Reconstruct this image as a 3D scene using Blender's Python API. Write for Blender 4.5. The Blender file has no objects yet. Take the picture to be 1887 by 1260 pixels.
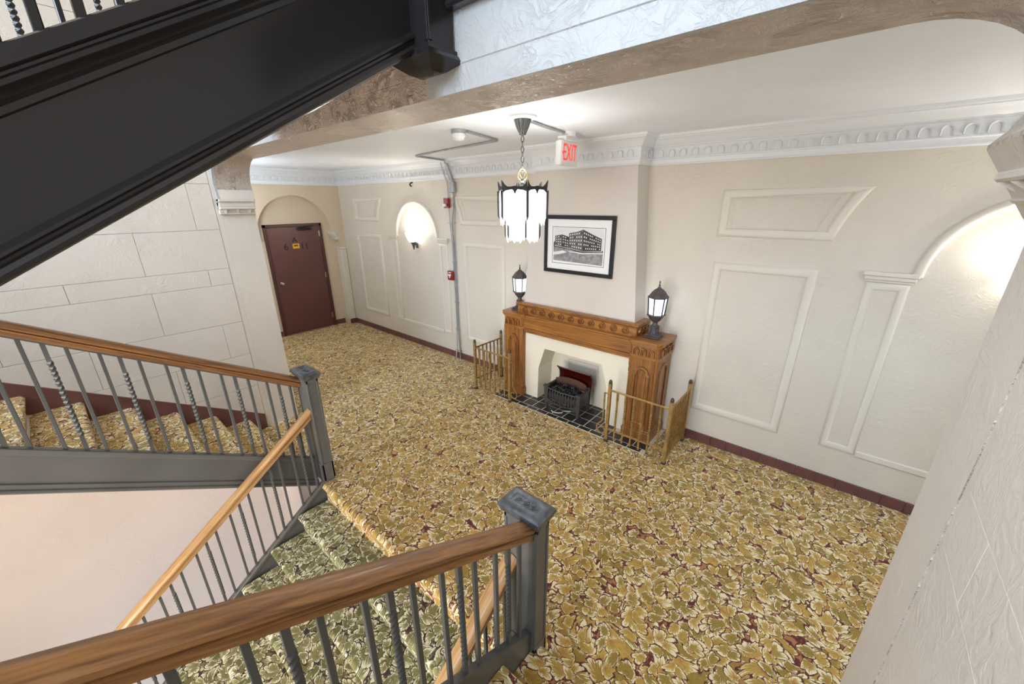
import bpy, bmesh, math, random
from mathutils import Vector, Matrix
R = math.radians
random.seed(7)
SC = bpy.context.scene
COL = SC.collection

# ------------------------------------------------------------------ camera
YAW, PITCH, ROLL, FPX = R(-40.503), R(-19.522), R(-0.354), 722.18
CAM = Vector((8.0863, -4.1453, 2.4814))
f_ = Vector((math.cos(PITCH)*math.sin(YAW), math.cos(PITCH)*math.cos(YAW), math.sin(PITCH)))
r_ = Vector((math.cos(YAW), -math.sin(YAW), 0.0))
u_ = r_.cross(f_)
c_, s_ = math.cos(ROLL), math.sin(ROLL)
r2, u2 = c_*r_ + s_*u_, -s_*r_ + c_*u_
cd = bpy.data.cameras.new('camera')
cam = bpy.data.objects.new('camera', cd)
COL.objects.link(cam)
cam.matrix_world = Matrix(((r2.x, u2.x, -f_.x, CAM.x), (r2.y, u2.y, -f_.y, CAM.y), (r2.z, u2.z, -f_.z, CAM.z), (0, 0, 0, 1)))
cd.sensor_fit = 'HORIZONTAL'
cd.sensor_width = 36.0
cd.lens = FPX / 1887.0 * 36.0
cd.clip_start = 0.02
SC.camera = cam

# ------------------------------------------------------------------ world, daylight, exposure
W = bpy.data.worlds.new('sky'); SC.world = W
W.use_nodes = True
W.node_tree.nodes['Background'].inputs[0].default_value = (0.75, 0.86, 1.0, 1)
W.node_tree.nodes['Background'].inputs[1].default_value = 1.0
SC.view_settings.view_transform = 'Standard'
SC.view_settings.look = 'None'
SC.view_settings.exposure = 0.28
SC.view_settings.gamma = 1.0
SC.view_settings.use_curve_mapping = False

def area(name, loc, target, sx, sy, power, color, spread=180):
    l = bpy.data.lights.new(name, 'AREA'); l.shape = 'RECTANGLE'; l.size = sx; l.size_y = sy
    l.energy = power; l.color = color; l.spread = R(spread)
    o = bpy.data.objects.new(name, l); COL.objects.link(o)
    o.location = loc
    o.rotation_euler = (Vector(target) - Vector(loc)).to_track_quat('-Z', 'Y').to_euler()
    return o
# daylight through the stair window above the half landing (lamp spread narrowed to spare the side walls)
area('window_daylight', (5.83, -7.02, 3.9), (5.83, 0.0, 1.3), 4.4, 2.3, 158, (0.60, 0.79, 1.0), 100)
area('lower_well_fill', (5.83, -7.02, 0.2), (5.2, -3.0, -0.6), 4.3, 2.0, 200, (1.0, 0.96, 0.92), 150)  # added fill for the lower well; no window is built there
# added fill under the stair hall ceiling
area('stair_hall_fill', (5.83, -5.0, 6.1), (5.83, -5.0, 0), 3.6, 3.2, 72, (1.0, 0.93, 0.85))
# ------------------------------------------------------------------ materials
def lin(c):
    return tuple(((v/255.0)/12.92 if v/255.0 <= 0.04045 else ((v/255.0+0.055)/1.055)**2.4) for v in c) + (1.0,)
class NT:
    def __init__(s, name):
        s.m = bpy.data.materials.new(name); s.m.use_nodes = True
        s.t = s.m.node_tree; s.n = s.t.nodes; s.b = s.n['Principled BSDF']
    def add(s, typ, **kw):
        n = s.n.new(typ)
        for k, v in kw.items():
            if k.startswith('i_'):
                key = k[2:]
                n.inputs[int(key) if key.isdigit() else key.replace('_', ' ')].default_value = v
            else: setattr(n, k, v)
        return n
    def link(s, a, b): s.t.links.new(a, b)
    def val(s, x, sock):
        if isinstance(x, (int, float)): sock.default_value = x
        else: s.link(x, sock)
    def math(s, op, a, b=None, c=None, clamp=False):
        n = s.n.new('ShaderNodeMath'); n.operation = op; n.use_clamp = clamp
        for i, x in enumerate((a, b, c)):
            if x is not None: s.val(x, n.inputs[i])
        return n.outputs[0]
    def vmath(s, op, a, b=None, scale=None):
        n = s.n.new('ShaderNodeVectorMath'); n.operation = op
        for i, x in enumerate((a, b)):
            if x is None: continue
            if isinstance(x, tuple): n.inputs[i].default_value = x
            else: s.link(x, n.inputs[i])
        if scale is not None: s.val(scale, n.inputs['Scale'])
        return n.outputs['Value' if op in ('LENGTH', 'DOT_PRODUCT') else 'Vector']
    def smooth(s, x, lo, hi):
        n = s.n.new('ShaderNodeMapRange'); n.interpolation_type = 'SMOOTHSTEP'
        s.val(x, n.inputs[0]); n.inputs[1].default_value = lo; n.inputs[2].default_value = hi
        return n.outputs[0]
    def mix(s, fac, a, b):
        n = s.n.new('ShaderNodeMix'); n.data_type = 'RGBA'
        s.val(fac, n.inputs[0])
        for i, x in ((6, a), (7, b)):
            if isinstance(x, tuple): n.inputs[i].default_value = x
            else: s.link(x, n.inputs[i])
        return n.outputs[2]
    def noise(s, vec, scale, detail=3.0, rough=0.55, dist=0.0, color=False):
        n = s.n.new('ShaderNodeTexNoise'); n.inputs['Scale'].default_value = scale
        n.inputs['Detail'].default_value = detail; n.inputs['Roughness'].default_value = rough
        n.inputs['Distortion'].default_value = dist
        if vec is not None: s.link(vec, n.inputs['Vector'])
        return n.outputs['Color' if color else 'Fac']
    def bump(s, h, strength, dist=0.01):
        n = s.n.new('ShaderNodeBump'); n.inputs['Strength'].default_value = strength
        n.inputs['Distance'].default_value = dist; s.link(h, n.inputs['Height'])
        s.link(n.outputs[0], s.b.inputs['Normal'])
    def pos(s): return s.n.new('ShaderNodeNewGeometry').outputs['Position']

def plain(name, rgb, rough=0.5, metal=0.0, bump=0.0, bscale=60.0, var=0.0, vscale=4.0, coat=0.0):
    k = NT(name); b = k.b
    b.inputs['Roughness'].default_value = rough; b.inputs['Metallic'].default_value = metal
    if coat: b.inputs['Coat Weight'].default_value = coat; b.inputs['Coat Roughness'].default_value = 0.15
    p = k.pos(); c = lin(rgb)
    if var:
        n = k.noise(p, vscale, 4)
        d = tuple(max(0, x*(1-var)) for x in c[:3]) + (1,); l = tuple(min(1, x*(1+var*0.6)) for x in c[:3]) + (1,)
        k.link(k.mix(k.smooth(n, 0.3, 0.7), d, l), b.inputs['Base Color'])
    else: b.inputs['Base Color'].default_value = c
    if bump: k.bump(k.noise(p, bscale, 3), bump, 0.004)
    return k.m

def plaster(name, rgb, rough, strength, var=0.05, scale=1.0, dist=0.012):
    """hand-trowelled painted plaster: swirled ridges and dabs"""
    k = NT(name); p = k.pos(); c = lin(rgb)
    warp = k.vmath('ADD', p, k.vmath('SCALE', k.noise(p, 3.0*scale, 2, color=True), scale=0.35/scale))
    n1 = k.noise(warp, 9*scale, 5, 0.6, 1.6)
    n2 = k.noise(p, 38*scale, 3, 0.6, 0.6)
    ridge = k.math('ABSOLUTE', k.math('SUBTRACT', n1, 0.5))
    dab = k.smooth(k.noise(p, 5.0*scale, 2), 0.5, 0.66)
    hgt = k.math('ADD', k.math('MULTIPLY', k.smooth(ridge, 0.0, 0.09), k.math('ADD', 0.25, dab)), k.math('MULTIPLY', n2, 0.55))
    k.bump(hgt, strength, dist)
    v = k.smooth(k.noise(p, 1.3, 4), 0.25, 0.75)
    d = tuple(x*(1-var) for x in c[:3]) + (1,); l = tuple(min(1, x*(1+var*0.5)) for x in c[:3]) + (1,)
    k.link(k.mix(v, d, l), k.b.inputs['Base Color'])
    k.b.inputs['Roughness'].default_value = rough
    return k.m

def carpet(name, gold, olive, cream, wine, rust):
    """woven acanthus pattern: overlapping curled leaves with ragged pale tips on a wine ground"""
    k = NT(name); b = k.b; p = k.pos()
    sep = k.add('ShaderNodeSeparateXYZ'); k.link(p, sep.inputs[0])
    cmb = k.add('ShaderNodeCombineXYZ')
    k.link(sep.outputs[0], cmb.inputs[0])
    k.link(k.math('SUBTRACT', sep.outputs[1], sep.outputs[2]), cmb.inputs[1])
    q = cmb.outputs[0]
    w = k.vmath('SUBTRACT', k.noise(q, 4.2, 2, color=True), (0.5, 0.5, 0.5))
    q1 = k.vmath('ADD', q, k.vmath('SCALE', w, scale=0.15))
    fine = k.math('SUBTRACT', k.noise(q, 95, 1), 0.5)
    big = k.noise(q, 4.0, 1)
    col = k.mix(k.smooth(k.noise(q, 22, 1), 0.42, 0.58), lin(wine), lin(rust))
    hgt = None
    def layer(col, off, S, env0, env1, nsc, ring):
        vec = k.vmath('ADD', q1, off)
        v1 = k.add('ShaderNodeTexVoronoi', voronoi_dimensions='2D', feature='F1'); v1.inputs['Scale'].default_value = S; v1.inputs['Randomness'].default_value = 0.72
        k.link(vec, v1.inputs['Vector'])
        loc = k.vmath('SCALE', k.vmath('SUBTRACT', vec, v1.outputs['Position']), scale=S)
        cs = k.add('ShaderNodeSeparateColor'); k.link(v1.outputs['Color'], cs.inputs[0])
        th = k.math('MULTIPLY', cs.outputs[0], 6.2832)
        ca, sa = k.math('COSINE', th), k.math('SINE', th)
        ls = k.add('ShaderNodeSeparateXYZ'); k.link(loc, ls.inputs[0])
        ax = k.math('ADD', k.math('ADD', k.math('MULTIPLY', ls.outputs[0], ca), k.math('MULTIPLY', ls.outputs[1], sa)), 0.30)
        ay = k.math('SUBTRACT', k.math('MULTIPLY', ls.outputs[1], ca), k.math('MULTIPLY', ls.outputs[0], sa))
        ay = k.math('SUBTRACT', ay, k.math('MULTIPLY', k.math('MULTIPLY', ax, ax), k.math('SUBTRACT', k.math('MULTIPLY', cs.outputs[1], 1.8), 0.9)))
        ay = k.math('MULTIPLY', ay, 1.35)
        ang = k.math('ARCTAN2', ay, ax)
        r = k.math('SQRT', k.math('ADD', k.math('MULTIPLY', ax, ax), k.math('MULTIPLY', ay, ay)))
        sc = k.math('ABSOLUTE', k.math('SINE', k.math('MULTIPLY', ang, nsc)))
        env = k.math('ADD', env0, k.math('MULTIPLY', k.math('COSINE', ang), env1))
        env = k.math('MULTIPLY', env, k.math('ADD', 0.74, k.math('MULTIPLY', sc, 0.30)))
        d = k.math('ADD', k.math('DIVIDE', r, env), k.math('MULTIPLY', fine, 0.22))
        # ragged strokes radiating from the root
        sv = k.add('ShaderNodeCombineXYZ'); k.link(k.math('MULTIPLY', ang, 5.5), sv.inputs[0]); k.link(k.math('MULTIPLY', r, 1.6), sv.inputs[1]); k.link(k.math('MULTIPLY', cs.outputs[2], 40.0), sv.inputs[2])
        st = k.math('SUBTRACT', k.noise(sv.outputs[0], 1.6, 2), 0.5)
        lit = k.math('MULTIPLY', k.math('SINE', k.math('ADD', ang, k.math('MULTIPLY', cs.outputs[2], 12.0))), 0.16)
        crm = k.smooth(k.math('ADD', k.math('ADD', d, lit), k.math('MULTIPLY', st, 1.7)), 0.66, 0.86)
        base = k.mix(k.smooth(cs.outputs[2], 0.3, 0.8), lin(gold), lin(olive))
        base = k.mix(k.math('MULTIPLY', k.smooth(st, -0.02, 0.12), 0.55), base, lin(tuple(x*0.70 for x in olive)))
        base = k.mix(k.math('MULTIPLY', k.smooth(k.math('ADD', d, k.math('MULTIPLY', big, 0.5)), 0.55, 0.30), 0.75), base, lin(rust))
        leaf = k.mix(k.math('MULTIPLY', crm, 0.95), base, lin(cream))
        valley = k.math('MULTIPLY', k.math('SUBTRACT', 1.0, k.smooth(sc, 0.06, 0.22)), k.smooth(d, 0.45, 0.8))
        leaf = k.mix(k.math('MULTIPLY', valley, 0.7), leaf, lin(wine))
        leaf = k.mix(k.smooth(d, 0.95, 1.00), leaf, lin(wine))
        return k.mix(k.math('SUBTRACT', 1.0, k.smooth(d, 1.09, 1.15)), col, leaf)
    col = layer(col, (0.0, 0.0, 0.0), 8.6, 0.66, 0.34, 3.5, 0)
    col = layer(col, (3.37, 1.71, 0.0), 7.4, 0.50, 0.34, 4.5, 0)
    col = layer(col, (7.13, 5.29, 0.0), 10.6, 0.42, 0.32, 2.5, 0)
    col = k.mix(k.math('MULTIPLY', k.noise(p, 420, 1), 0.16), col, lin(tuple(x*0.6 for x in gold)))
    k.link(col, b.inputs['Base Color'])
    b.inputs['Roughness'].default_value = 0.95
    b.inputs['Specular IOR Level'].default_value = 0.1
    b.inputs['Sheen Weight'].default_value = 0.15
    k.bump(k.noise(p, 330, 1), 0.45, 0.006)
    return k.m

def wood(name, light, dark, axis, rough=0.35, scale=1.0):
    """oak: stretched grain along one axis, pores and slow figure"""
    k = NT(name); p = k.pos()
    mp = k.add('ShaderNodeMapping'); s = [26.0*scale]*3
    if axis == 'X': s[0] = 1.4*scale
    elif axis == 'Z': s[2] = 1.4*scale
    elif axis == 'Y': s[1] = 1.4*scale
    mp.inputs['Scale'].default_value = s
    if axis in ('UP', 'DOWN'):
        a = R(-30.5) if axis == 'UP' else R(35.7)
        mp.inputs['Scale'].default_value = (30, 1.6, 30)
        rot = k.add('ShaderNodeVectorRotate', rotation_type='X_AXIS'); rot.inputs['Angle'].default_value = -a
        k.link(p, rot.inputs['Vector']); k.link(rot.outputs[0], mp.inputs['Vector'])
    else: k.link(p, mp.inputs['Vector'])
    g = k.noise(mp.outputs[0], 1.0, 6, 0.65, 0.7)
    g2 = k.noise(mp.outputs[0], 5.0, 3, 0.6)
    slow = k.noise(p, 3.0, 3)
    f = k.math('ADD', k.math('MULTIPLY', k.smooth(g, 0.32, 0.68), 0.6), k.math('ADD', k.math('MULTIPLY', k.smooth(g2, 0.35, 0.6), 0.22), k.math('MULTIPLY', slow, 0.3)))
    k.link(k.mix(k.math('SUBTRACT', f, 0.05, clamp=True), lin(dark), lin(light)), k.b.inputs['Base Color'])
    k.b.inputs['Roughness'].default_value = rough
    k.b.inputs['Coat Weight'].default_value = 0.15
    k.bump(g, 0.12, 0.003)
    return k.m

def glow(name, rgb, strength):
    k = NT(name)
    k.b.inputs['Base Color'].default_value = lin(rgb); k.b.inputs['Roughness'].default_value = 0.3
    k.b.inputs['Emission Color'].default_value = lin(rgb); k.b.inputs['Emission Strength'].default_value = strength
    return k.m

M = {}
M['wall'] = plaster('beige_wall_plaster', (222, 212, 197), 0.5, 0.26)
M['pier'] = plaster('stone_coursed_plaster', (226, 215, 202), 0.6, 0.20)
M['arch'] = plaster('arch_gloss_plaster', (200, 182, 165), 0.24, 0.75, scale=1.7, dist=0.018)
M['white'] = plaster('white_beam_plaster', (182, 178, 175), 0.5, 0.45, dist=0.012)
M['ceil'] = plaster('white_ceiling_plaster', (238, 241, 246), 0.6, 0.14)
M['crown'] = plain('white_crown_paint', (231, 233, 235), 0.4, bump=0.1, bscale=25)
M['mould'] = plain('beige_moulding_paint', (225, 216, 202), 0.45, bump=0.15, bscale=30)
M['door_wall'] = plaster('tan_wall_plaster', (216, 198, 172), 0.55, 0.16)
M['breast'] = plaster('breast_plaster', (216, 208, 199), 0.5, 0.12)
M['surround'] = plaster('surround_plaster', (233, 226, 208), 0.6, 0.15)
M['carpet'] = carpet('gold_leaf_carpet', (206, 165, 82), (162, 136, 62), (250, 237, 196), (96, 40, 45), (180, 122, 80))
M['carpet_daylight_tint'] = carpet('leaf_carpet_daylight_tint', (150, 146, 98), (112, 112, 66), (240, 236, 206), (66, 50, 52), (126, 112, 84))  # same leaf carpet; the lower flight's cooler, darker light put into its colours
M['tile_base'] = plain('brown_glazed_tile', (112, 72, 68), 0.35, var=0.12, vscale=6, bump=0.08, bscale=40)
M['rail_up'] = wood('oak_handrail', (176, 126, 78), (84, 50, 26), 'UP', 0.36)
M['rail_down'] = wood('oak_handrail_worn', (214, 172, 118), (146, 100, 56), 'DOWN', 0.38)
M['oak_x'] = wood('golden_oak_across', (184, 126, 62), (98, 56, 24), 'X', 0.35)
M['oak_z'] = wood('golden_oak_upright', (176, 118, 60), (92, 52, 24), 'Z', 0.35)
M['oak_dark'] = plain('dark_oak_brown', (92, 52, 26), 0.5, var=0.2, vscale=30)  # plain dark brown for the print on the door's card
M['grey'] = plain('slate_grey_enamel', (100, 100, 98), 0.34, bump=0.06, bscale=35, var=0.10, vscale=3)
M['grey_worn'] = plain('worn_silver_grey', (98, 100, 104), 0.38, metal=0.35, bump=0.4, bscale=70, var=0.4, vscale=22)
M['bar'] = plain('grey_iron_bar', (88, 89, 89), 0.36, bump=0.05)
M['black'] = plain('black_gloss_enamel', (38, 36, 37), 0.17, bump=0.05, bscale=14)
M['door'] = plain('oxblood_door_paint', (102, 64, 59), 0.30, var=0.06, vscale=2)
M['door_frame'] = plain('oxblood_frame_paint', (84, 46, 43), 0.35)
M['chrome'] = plain('brushed_chrome', (190, 190, 188), 0.25, metal=1.0)
M['steel'] = plain('galvanised_conduit', (166, 168, 170), 0.42, metal=0.4, var=0.15, vscale=12)
M['painted_pipe'] = plain('white_painted_pipe', (205, 205, 204), 0.45)
M['black_print'] = plain('black_letter', (9, 8, 8), 0.5)
M['yellow'] = plain('yellow_card', (226, 176, 40), 0.55)
M['red'] = plain('alarm_red', (150, 22, 30), 0.35)
M['whiteplastic'] = plain('white_plastic', (232, 232, 230), 0.35)
M['brass'] = plain('antique_brass', (172, 142, 90), 0.38, metal=0.55, var=0.25, vscale=25, bump=0.1)
M['brass_cap'] = plain('dark_brass', (92, 82, 62), 0.4, metal=0.7, var=0.2, vscale=30)
M['iron'] = plain('black_cast_iron', (74, 72, 70), 0.5, metal=0.3, bump=0.3, bscale=90, var=0.25, vscale=30)
M['lantern'] = plain('weathered_bronze', (92, 86, 86), 0.5, metal=0.3, bump=0.15, bscale=80, var=0.25, vscale=25)
M['fixture'] = plain('dark_pewter', (104, 106, 106), 0.4, metal=0.5, var=0.25, vscale=30)
M['gold_ring'] = plain('pale_gold', (222, 200, 140), 0.3, metal=0.8)
M['hearth_tile'] = plain('black_hearth_tile', (44, 44, 48), 0.35, var=0.15, vscale=14)
M['grout'] = plain('cream_grout', (214, 202, 180), 0.9)
M['coal'] = plain('coal_lump', (34, 36, 42), 0.18, bump=0.5, bscale=60)
M['copper'] = plain('copper_reflector', (92, 26, 18), 0.25, metal=0.6)
M['copper_trim'] = plain('worn_copper', (120, 92, 78), 0.4, metal=0.6)
M['cord'] = plain('white_cord', (220, 215, 205), 0.5)
M['frame'] = plain('black_satin_frame', (34, 36, 40), 0.3)
M['mat'] = plain('white_mat_board', (240, 241, 243), 0.6)
M['paper'] = plain('print_paper', (226, 228, 230), 0.5)
M['ink'] = plain('print_dark_grey', (66, 66, 68), 0.5, var=0.45, vscale=90)
M['ink2'] = plain('print_mid_grey', (104, 104, 106), 0.5, var=0.45, vscale=90)
M['ink3'] = plain('print_road_grey', (150, 150, 154), 0.5, var=0.35, vscale=28)
M['ink_black'] = plain('print_black', (24, 24, 26), 0.5)
M['shade_glass'] = glow('lit_opal_glass', (253, 250, 245), 5.0)
M['rod'] = plain('dark_shade_rod', (40, 42, 44), 0.5, metal=0.2)
M['lamp_glass'] = glow('lit_lantern_glass', (226, 238, 255), 1.9)
M['bulb'] = glow('bulb', (255, 246, 232), 9.0)
M['sconce_glass'] = glow('lit_sconce_glass', (255, 249, 240), 7.0)
M['globe'] = glow('fill_globe_glow', (226, 240, 255), 48.0)  # glow of the added fill globes out of view
M['exit_red'] = glow('exit_letter_red', (232, 52, 40), 0.9)
M['plain_low'] = plaster('lower_well_plaster', (226, 212, 203), 0.6, 0.22)

# ------------------------------------------------------------------ mesh helpers
class MB:
    def __init__(s): s.v = []; s.f = []; s.mi = []
    def add(s, vs, fs, mi=0):
        o = len(s.v); s.v += [tuple(x) for x in vs]; s.f += [tuple(i+o for i in q) for q in fs]; s.mi += [mi]*len(fs)
    def box(s, x0, x1, y0, y1, z0, z1, mi=0):
        s.add([(x0,y0,z0),(x1,y0,z0),(x1,y1,z0),(x0,y1,z0),(x0,y0,z1),(x1,y0,z1),(x1,y1,z1),(x0,y1,z1)],
              [(0,3,2,1),(4,5,6,7),(0,1,5,4),(1,2,6,5),(2,3,7,6),(3,0,4,7)], mi)
    def cbox(s, x0, x1, y0, y1, z0, z1, c=0.004, mi=0):
        """box with all edges chamfered"""
        c = min(c, (x1-x0)*.45, (y1-y0)*.45, (z1-z0)*.45)
        bm = bmesh.new(); bmesh.ops.create_cube(bm, size=1)
        for v in bm.verts: v.co = Vector((x0 if v.co.x < 0 else x1, y0 if v.co.y < 0 else y1, z0 if v.co.z < 0 else z1))
        bmesh.ops.bevel(bm, geom=list(bm.edges), offset=c, segments=1, affect='EDGES')
        s.bm(bm, mi)
    def bm(s, bm, mi=0, mat=None):
        bm.verts.index_update()
        if mat: bmesh.ops.transform(bm, matrix=mat, verts=list(bm.verts))
        s.add([v.co[:] for v in bm.verts], [[v.index for v in q.verts] for q in bm.faces], mi); bm.free()
    def prism(s, pts, a, b, axis='y', mi=0, caps=True):
        """closed 2D outline pushed along an axis from a to b (convex caps or simple ngon)"""
        n = len(pts)
        def P(p, t):
            if axis == 'y': return (p[0], t, p[1])
            if axis == 'x': return (t, p[0], p[1])
            return (p[0], p[1], t)
        vs = [P(p, a) for p in pts] + [P(p, b) for p in pts]
        fs = [(i, (i+1) % n, n+(i+1) % n, n+i) for i in range(n)]
        if caps: fs += [tuple(range(n-1, -1, -1)), tuple(range(n, 2*n))]
        s.add(vs, fs, mi)
    def lathe(s, prof, cx=0, cy=0, seg=24, mi=0, z0=0, a0=0.0):
        vs = []; fs = []; n = len(prof)
        for i in range(seg):
            a = a0 + 2*math.pi*i/seg
            for r, z in prof: vs.append((cx+r*math.cos(a), cy+r*math.sin(a), z0+z))
        for i in range(seg):
            j = (i+1) % seg
            for k in range(n-1): fs.append((i*n+k, j*n+k, j*n+k+1, i*n+k+1))
        fs.append(tuple(i*n for i in range(seg-1, -1, -1))); fs.append(tuple(i*n+n-1 for i in range(seg)))
        s.add(vs, fs, mi)
    def tube(s, pts, r, seg=8, mi=0, closed=False):
        pts = [Vector(p) for p in pts]; n = len(pts); vs = []; fs = []
        up = None
        for i, p in enumerate(pts):
            a = pts[i-1] if (i > 0 or closed) else p
            b = pts[(i+1) % n] if (i < n-1 or closed) else p
            t = (b-a).normalized()
            if up is None:
                up = Vector((0, 0, 1)) if abs(t.z) < 0.9 else Vector((1, 0, 0))
            x = (up - t*up.dot(t)).normalized(); y = t.cross(x); up = x
            rr = r[i] if isinstance(r, (list, tuple)) else r
            for j in range(seg):
                an = 2*math.pi*(j+0.5)/seg
                vs.append(p + (x*math.cos(an) + y*math.sin(an))*rr)
        m = n if closed else n-1
        for i in range(m):
            k = (i+1) % n
            for j in range(seg):
                l = (j+1) % seg
                fs.append((i*seg+j, i*seg+l, k*seg+l, k*seg+j))
        if not closed:
            fs.append(tuple(range(seg-1, -1, -1))); fs.append(tuple((n-1)*seg+j for j in range(seg)))
        s.add(vs, fs, mi)
    def build(s, name, mats, parent=None, smooth=True, angle=35, fix=True):
        me = bpy.data.meshes.new(name); me.from_pydata(s.v, [], s.f)
        if not isinstance(mats, (list, tuple)): mats = [mats]
        for m in mats: me.materials.append(M[m] if isinstance(m, str) else m)
        if len(mats) > 1: me.polygons.foreach_set('material_index', s.mi)
        if fix:
            bm = bmesh.new(); bm.from_mesh(me); bmesh.ops.recalc_face_normals(bm, faces=list(bm.faces)); bm.to_mesh(me); bm.free()
        if smooth:
            me.polygons.foreach_set('use_smooth', [True]*len(me.polygons))
            me.set_sharp_from_angle(angle=R(angle))
        me.update()
        o = bpy.data.objects.new(name, me); COL.objects.link(o)
        if parent: o.parent = parent
        return o

def inst(src, name, loc=(0, 0, 0), parent=None, rot=(0, 0, 0), scale=(1, 1, 1)):
    o = bpy.data.objects.new(name, src.data if hasattr(src, 'data') else src); COL.objects.link(o)
    o.location = loc; o.rotation_euler = rot; o.scale = scale
    if parent: o.parent = parent
    return o
def thing(name, label, cat, loc=(0, 0, 0), group=None):
    o = bpy.data.objects.new(name, None); COL.objects.link(o); o.location = loc
    o.empty_display_size = 0.1
    o['label'] = label; o['category'] = cat
    if group: o['group'] = group
    return o
def tag(o, label, cat, group=None):
    o['label'] = label; o['category'] = cat
    if group: o['group'] = group
    return o
def struct(o, label=None):
    o['kind'] = 'structure'
    if label: o['label'] = label
    return o
def rel(o, root):
    """place a mesh written in world coordinates under an Empty that stands at its base"""
    o.parent = root; o.location = -root.location
    return o
# ================================================================== SETTING
XL, XR = 3.25, 8.40          # stair well side walls
YB, YF = -2.60, -2.92        # back and front of the arched wall
ZC = 3.08                    # lobby ceiling
RX = 11.5                    # far end of the lobby

# ---- floors
m = MB(); m.box(-0.25, RX, YB-0.02, 0.02, -0.30, 0.0); m.box(XL, XR, -2.97, YB-0.02, -0.30, 0.0)
m.box(XL, 4.56, -3.132, -2.97, -0.30, 0.0)
floor = struct(m.build('floor', 'carpet', smooth=False), 'gold and wine leaf-patterned carpet over the lobby floor')
# carpeted rounded nosing over the top of the descending flight
m = MB(); pr = [(-2.96, -0.19), (-2.96, 0.0005)]
for i in range(9):
    a = R(90 + i*20); pr.append((-2.985 + 0.03*math.cos(a), -0.0295 + 0.03*math.sin(a)))
pr += [(-2.985, -0.0595), (-2.985, -0.19)]
m.prism(pr, 4.768, 7.03, 'x'); o = m.build('floor_nosing', 'carpet'); o.parent = floor
m = MB(); m.box(XL, XR, -7.1, -5.7, 1.55, 1.75); struct(m.build('floor_half_landing', 'carpet', smooth=False))
m = MB(); m.box(XL, XR, -7.1, -5.40, -2.1, -1.9); struct(m.build('floor_lower_landing', 'carpet_daylight_tint', smooth=False))
m = MB(); m.box(-0.25, RX, YB, 0.2, 3.1, 3.45); m.box(XL, XR, YF, YB, 3.32, 3.45); struct(m.build('floor_upper', 'carpet', smooth=False))

# ---- ceilings
m = MB(); m.box(-0.25, RX, YB, 0.0, ZC, ZC+0.04); struct(m.build('ceiling', 'ceil', smooth=False), 'white painted plaster ceiling of the lobby')
m = MB(); m.box(XL-0.2, XR+0.2, -7.3, 0.0, 6.2, 6.3); struct(m.build('ceiling_stair_hall', 'ceil', smooth=False))

# ---- back wall of the lobby
m = MB(); m.box(-0.25, RX+0.2, 0.0, 0.2, -0.3, 6.2)
wall_back = struct(m.build('wall_back', 'wall', smooth=False), 'beige trowelled plaster wall with raised mouldings')
# ---- lobby end walls
def arc(cx, cz, r, a0, a1, n): return [(cx + r*math.cos(R(a0+(a1-a0)*i/n)), cz + r*math.sin(R(a0+(a1-a0)*i/n))) for i in range(n+1)]
AC, AZ, AR = -0.93, 1.98, 0.66      # doorway arch: centre, springing, radius
hole = [(-1.76, -0.02), (-1.76, 1.74), (-1.68, 1.83), (-1.66, 1.90), (AC-AR, 1.93)] + arc(AC, AZ, AR, 180, 0, 20) + [(-0.27, 1.93), (-0.20, 1.90), (-0.18, 1.83), (-0.13, 1.74), (-0.13, -0.02)]
outl = [(-2.6, -0.02)] + hole + [(0.0, -0.02), (0.0, ZC), (-2.6, ZC)]
m = MB(); m.prism(outl, -0.18, 0.0, 'x'); wall_left = struct(m.build('wall_left', 'door_wall', angle=25), 'tan plaster end wall with an arched door recess')
m = MB(); m.box(-0.27, -0.18, -2.6, 0, 0, ZC); o = m.build('recess_wall', 'door_wall', wall_left, smooth=False)
# small stepped corbels where the door arch springs
for sgn, yy in ((1, -0.27), (-1, -1.59)):
    for k, (d, z0, z1) in enumerate(((0.012, 1.93, 1.955), (0.03, 1.895, 1.93), (0.055, 1.855, 1.895), (0.085, 1.80, 1.855))):
        m = MB(); a, b = sorted((yy + sgn*(d-0.02), yy + sgn*(d+0.055))); m.cbox(-0.17, 0.018, a, b, z0, z1, 0.006)
        o = m.build('corbel_step', 'mould', wall_left)
m = MB(); m.cbox(-0.16, 0.014, -0.135, -0.015, 0.105, 1.60, 0.006); m.build('pilaster', 'mould', wall_left)
m = MB(); m.cbox(-0.16, 0.026, -0.145, -0.005, 1.60, 1.635, 0.008); m.build('pilaster_cap', 'mould', wall_left)
m = MB(); m.box(RX, RX+0.2, -2.6, 0, 0, ZC); struct(m.build('wall_lobby_end', 'door_wall', smooth=False))
m = MB(); m.box(-0.25, XL-0.02, YF, YB, -0.3, 3.3); m.box(XR+0.02, RX+0.2, YF, YB, -0.3, 3.3); struct(m.build('wall_front', 'wall', smooth=False))

# ---- arched beam between lobby and stair well
def springing(side):
    d = 0.075 if side < 0 else 0.118; h = 0.0 if side < 0 else 0.06
    q = [(0, -0.3), (0, 2.40), (0, 2.41), (d, 2.535+h), (d, 2.545+h), (d*0.8, 2.575+h), (d*0.62, 2.62+h), (d*0.58, 2.66+h)]
    rr = 0.24 if side < 0 else 0.25
    for i in range(1, 11):
        a = R(180 - 9*i); q.append((d*0.58 + rr + rr*math.cos(a), 2.66 + h + (2.895-2.66-h)*math.sin(a)))
    return q
pl = [(XL+a, z) for a, z in springing(-1)]; prr = [(XR-a, z) for a, z in springing(1)][::-1]
opening = pl + prr
m = MB(); m.prism([(XL-0.22, -0.3)] + opening + [(XR+0.22, -0.3), (XR+0.22, 3.32), (XL-0.22, 3.32)], YF+0.02, YB, 'y')
beam = struct(m.build('wall_arch', ['arch', 'pier'], angle=28), 'wide beam with rounded corners on corbels between stair and lobby')
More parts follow.
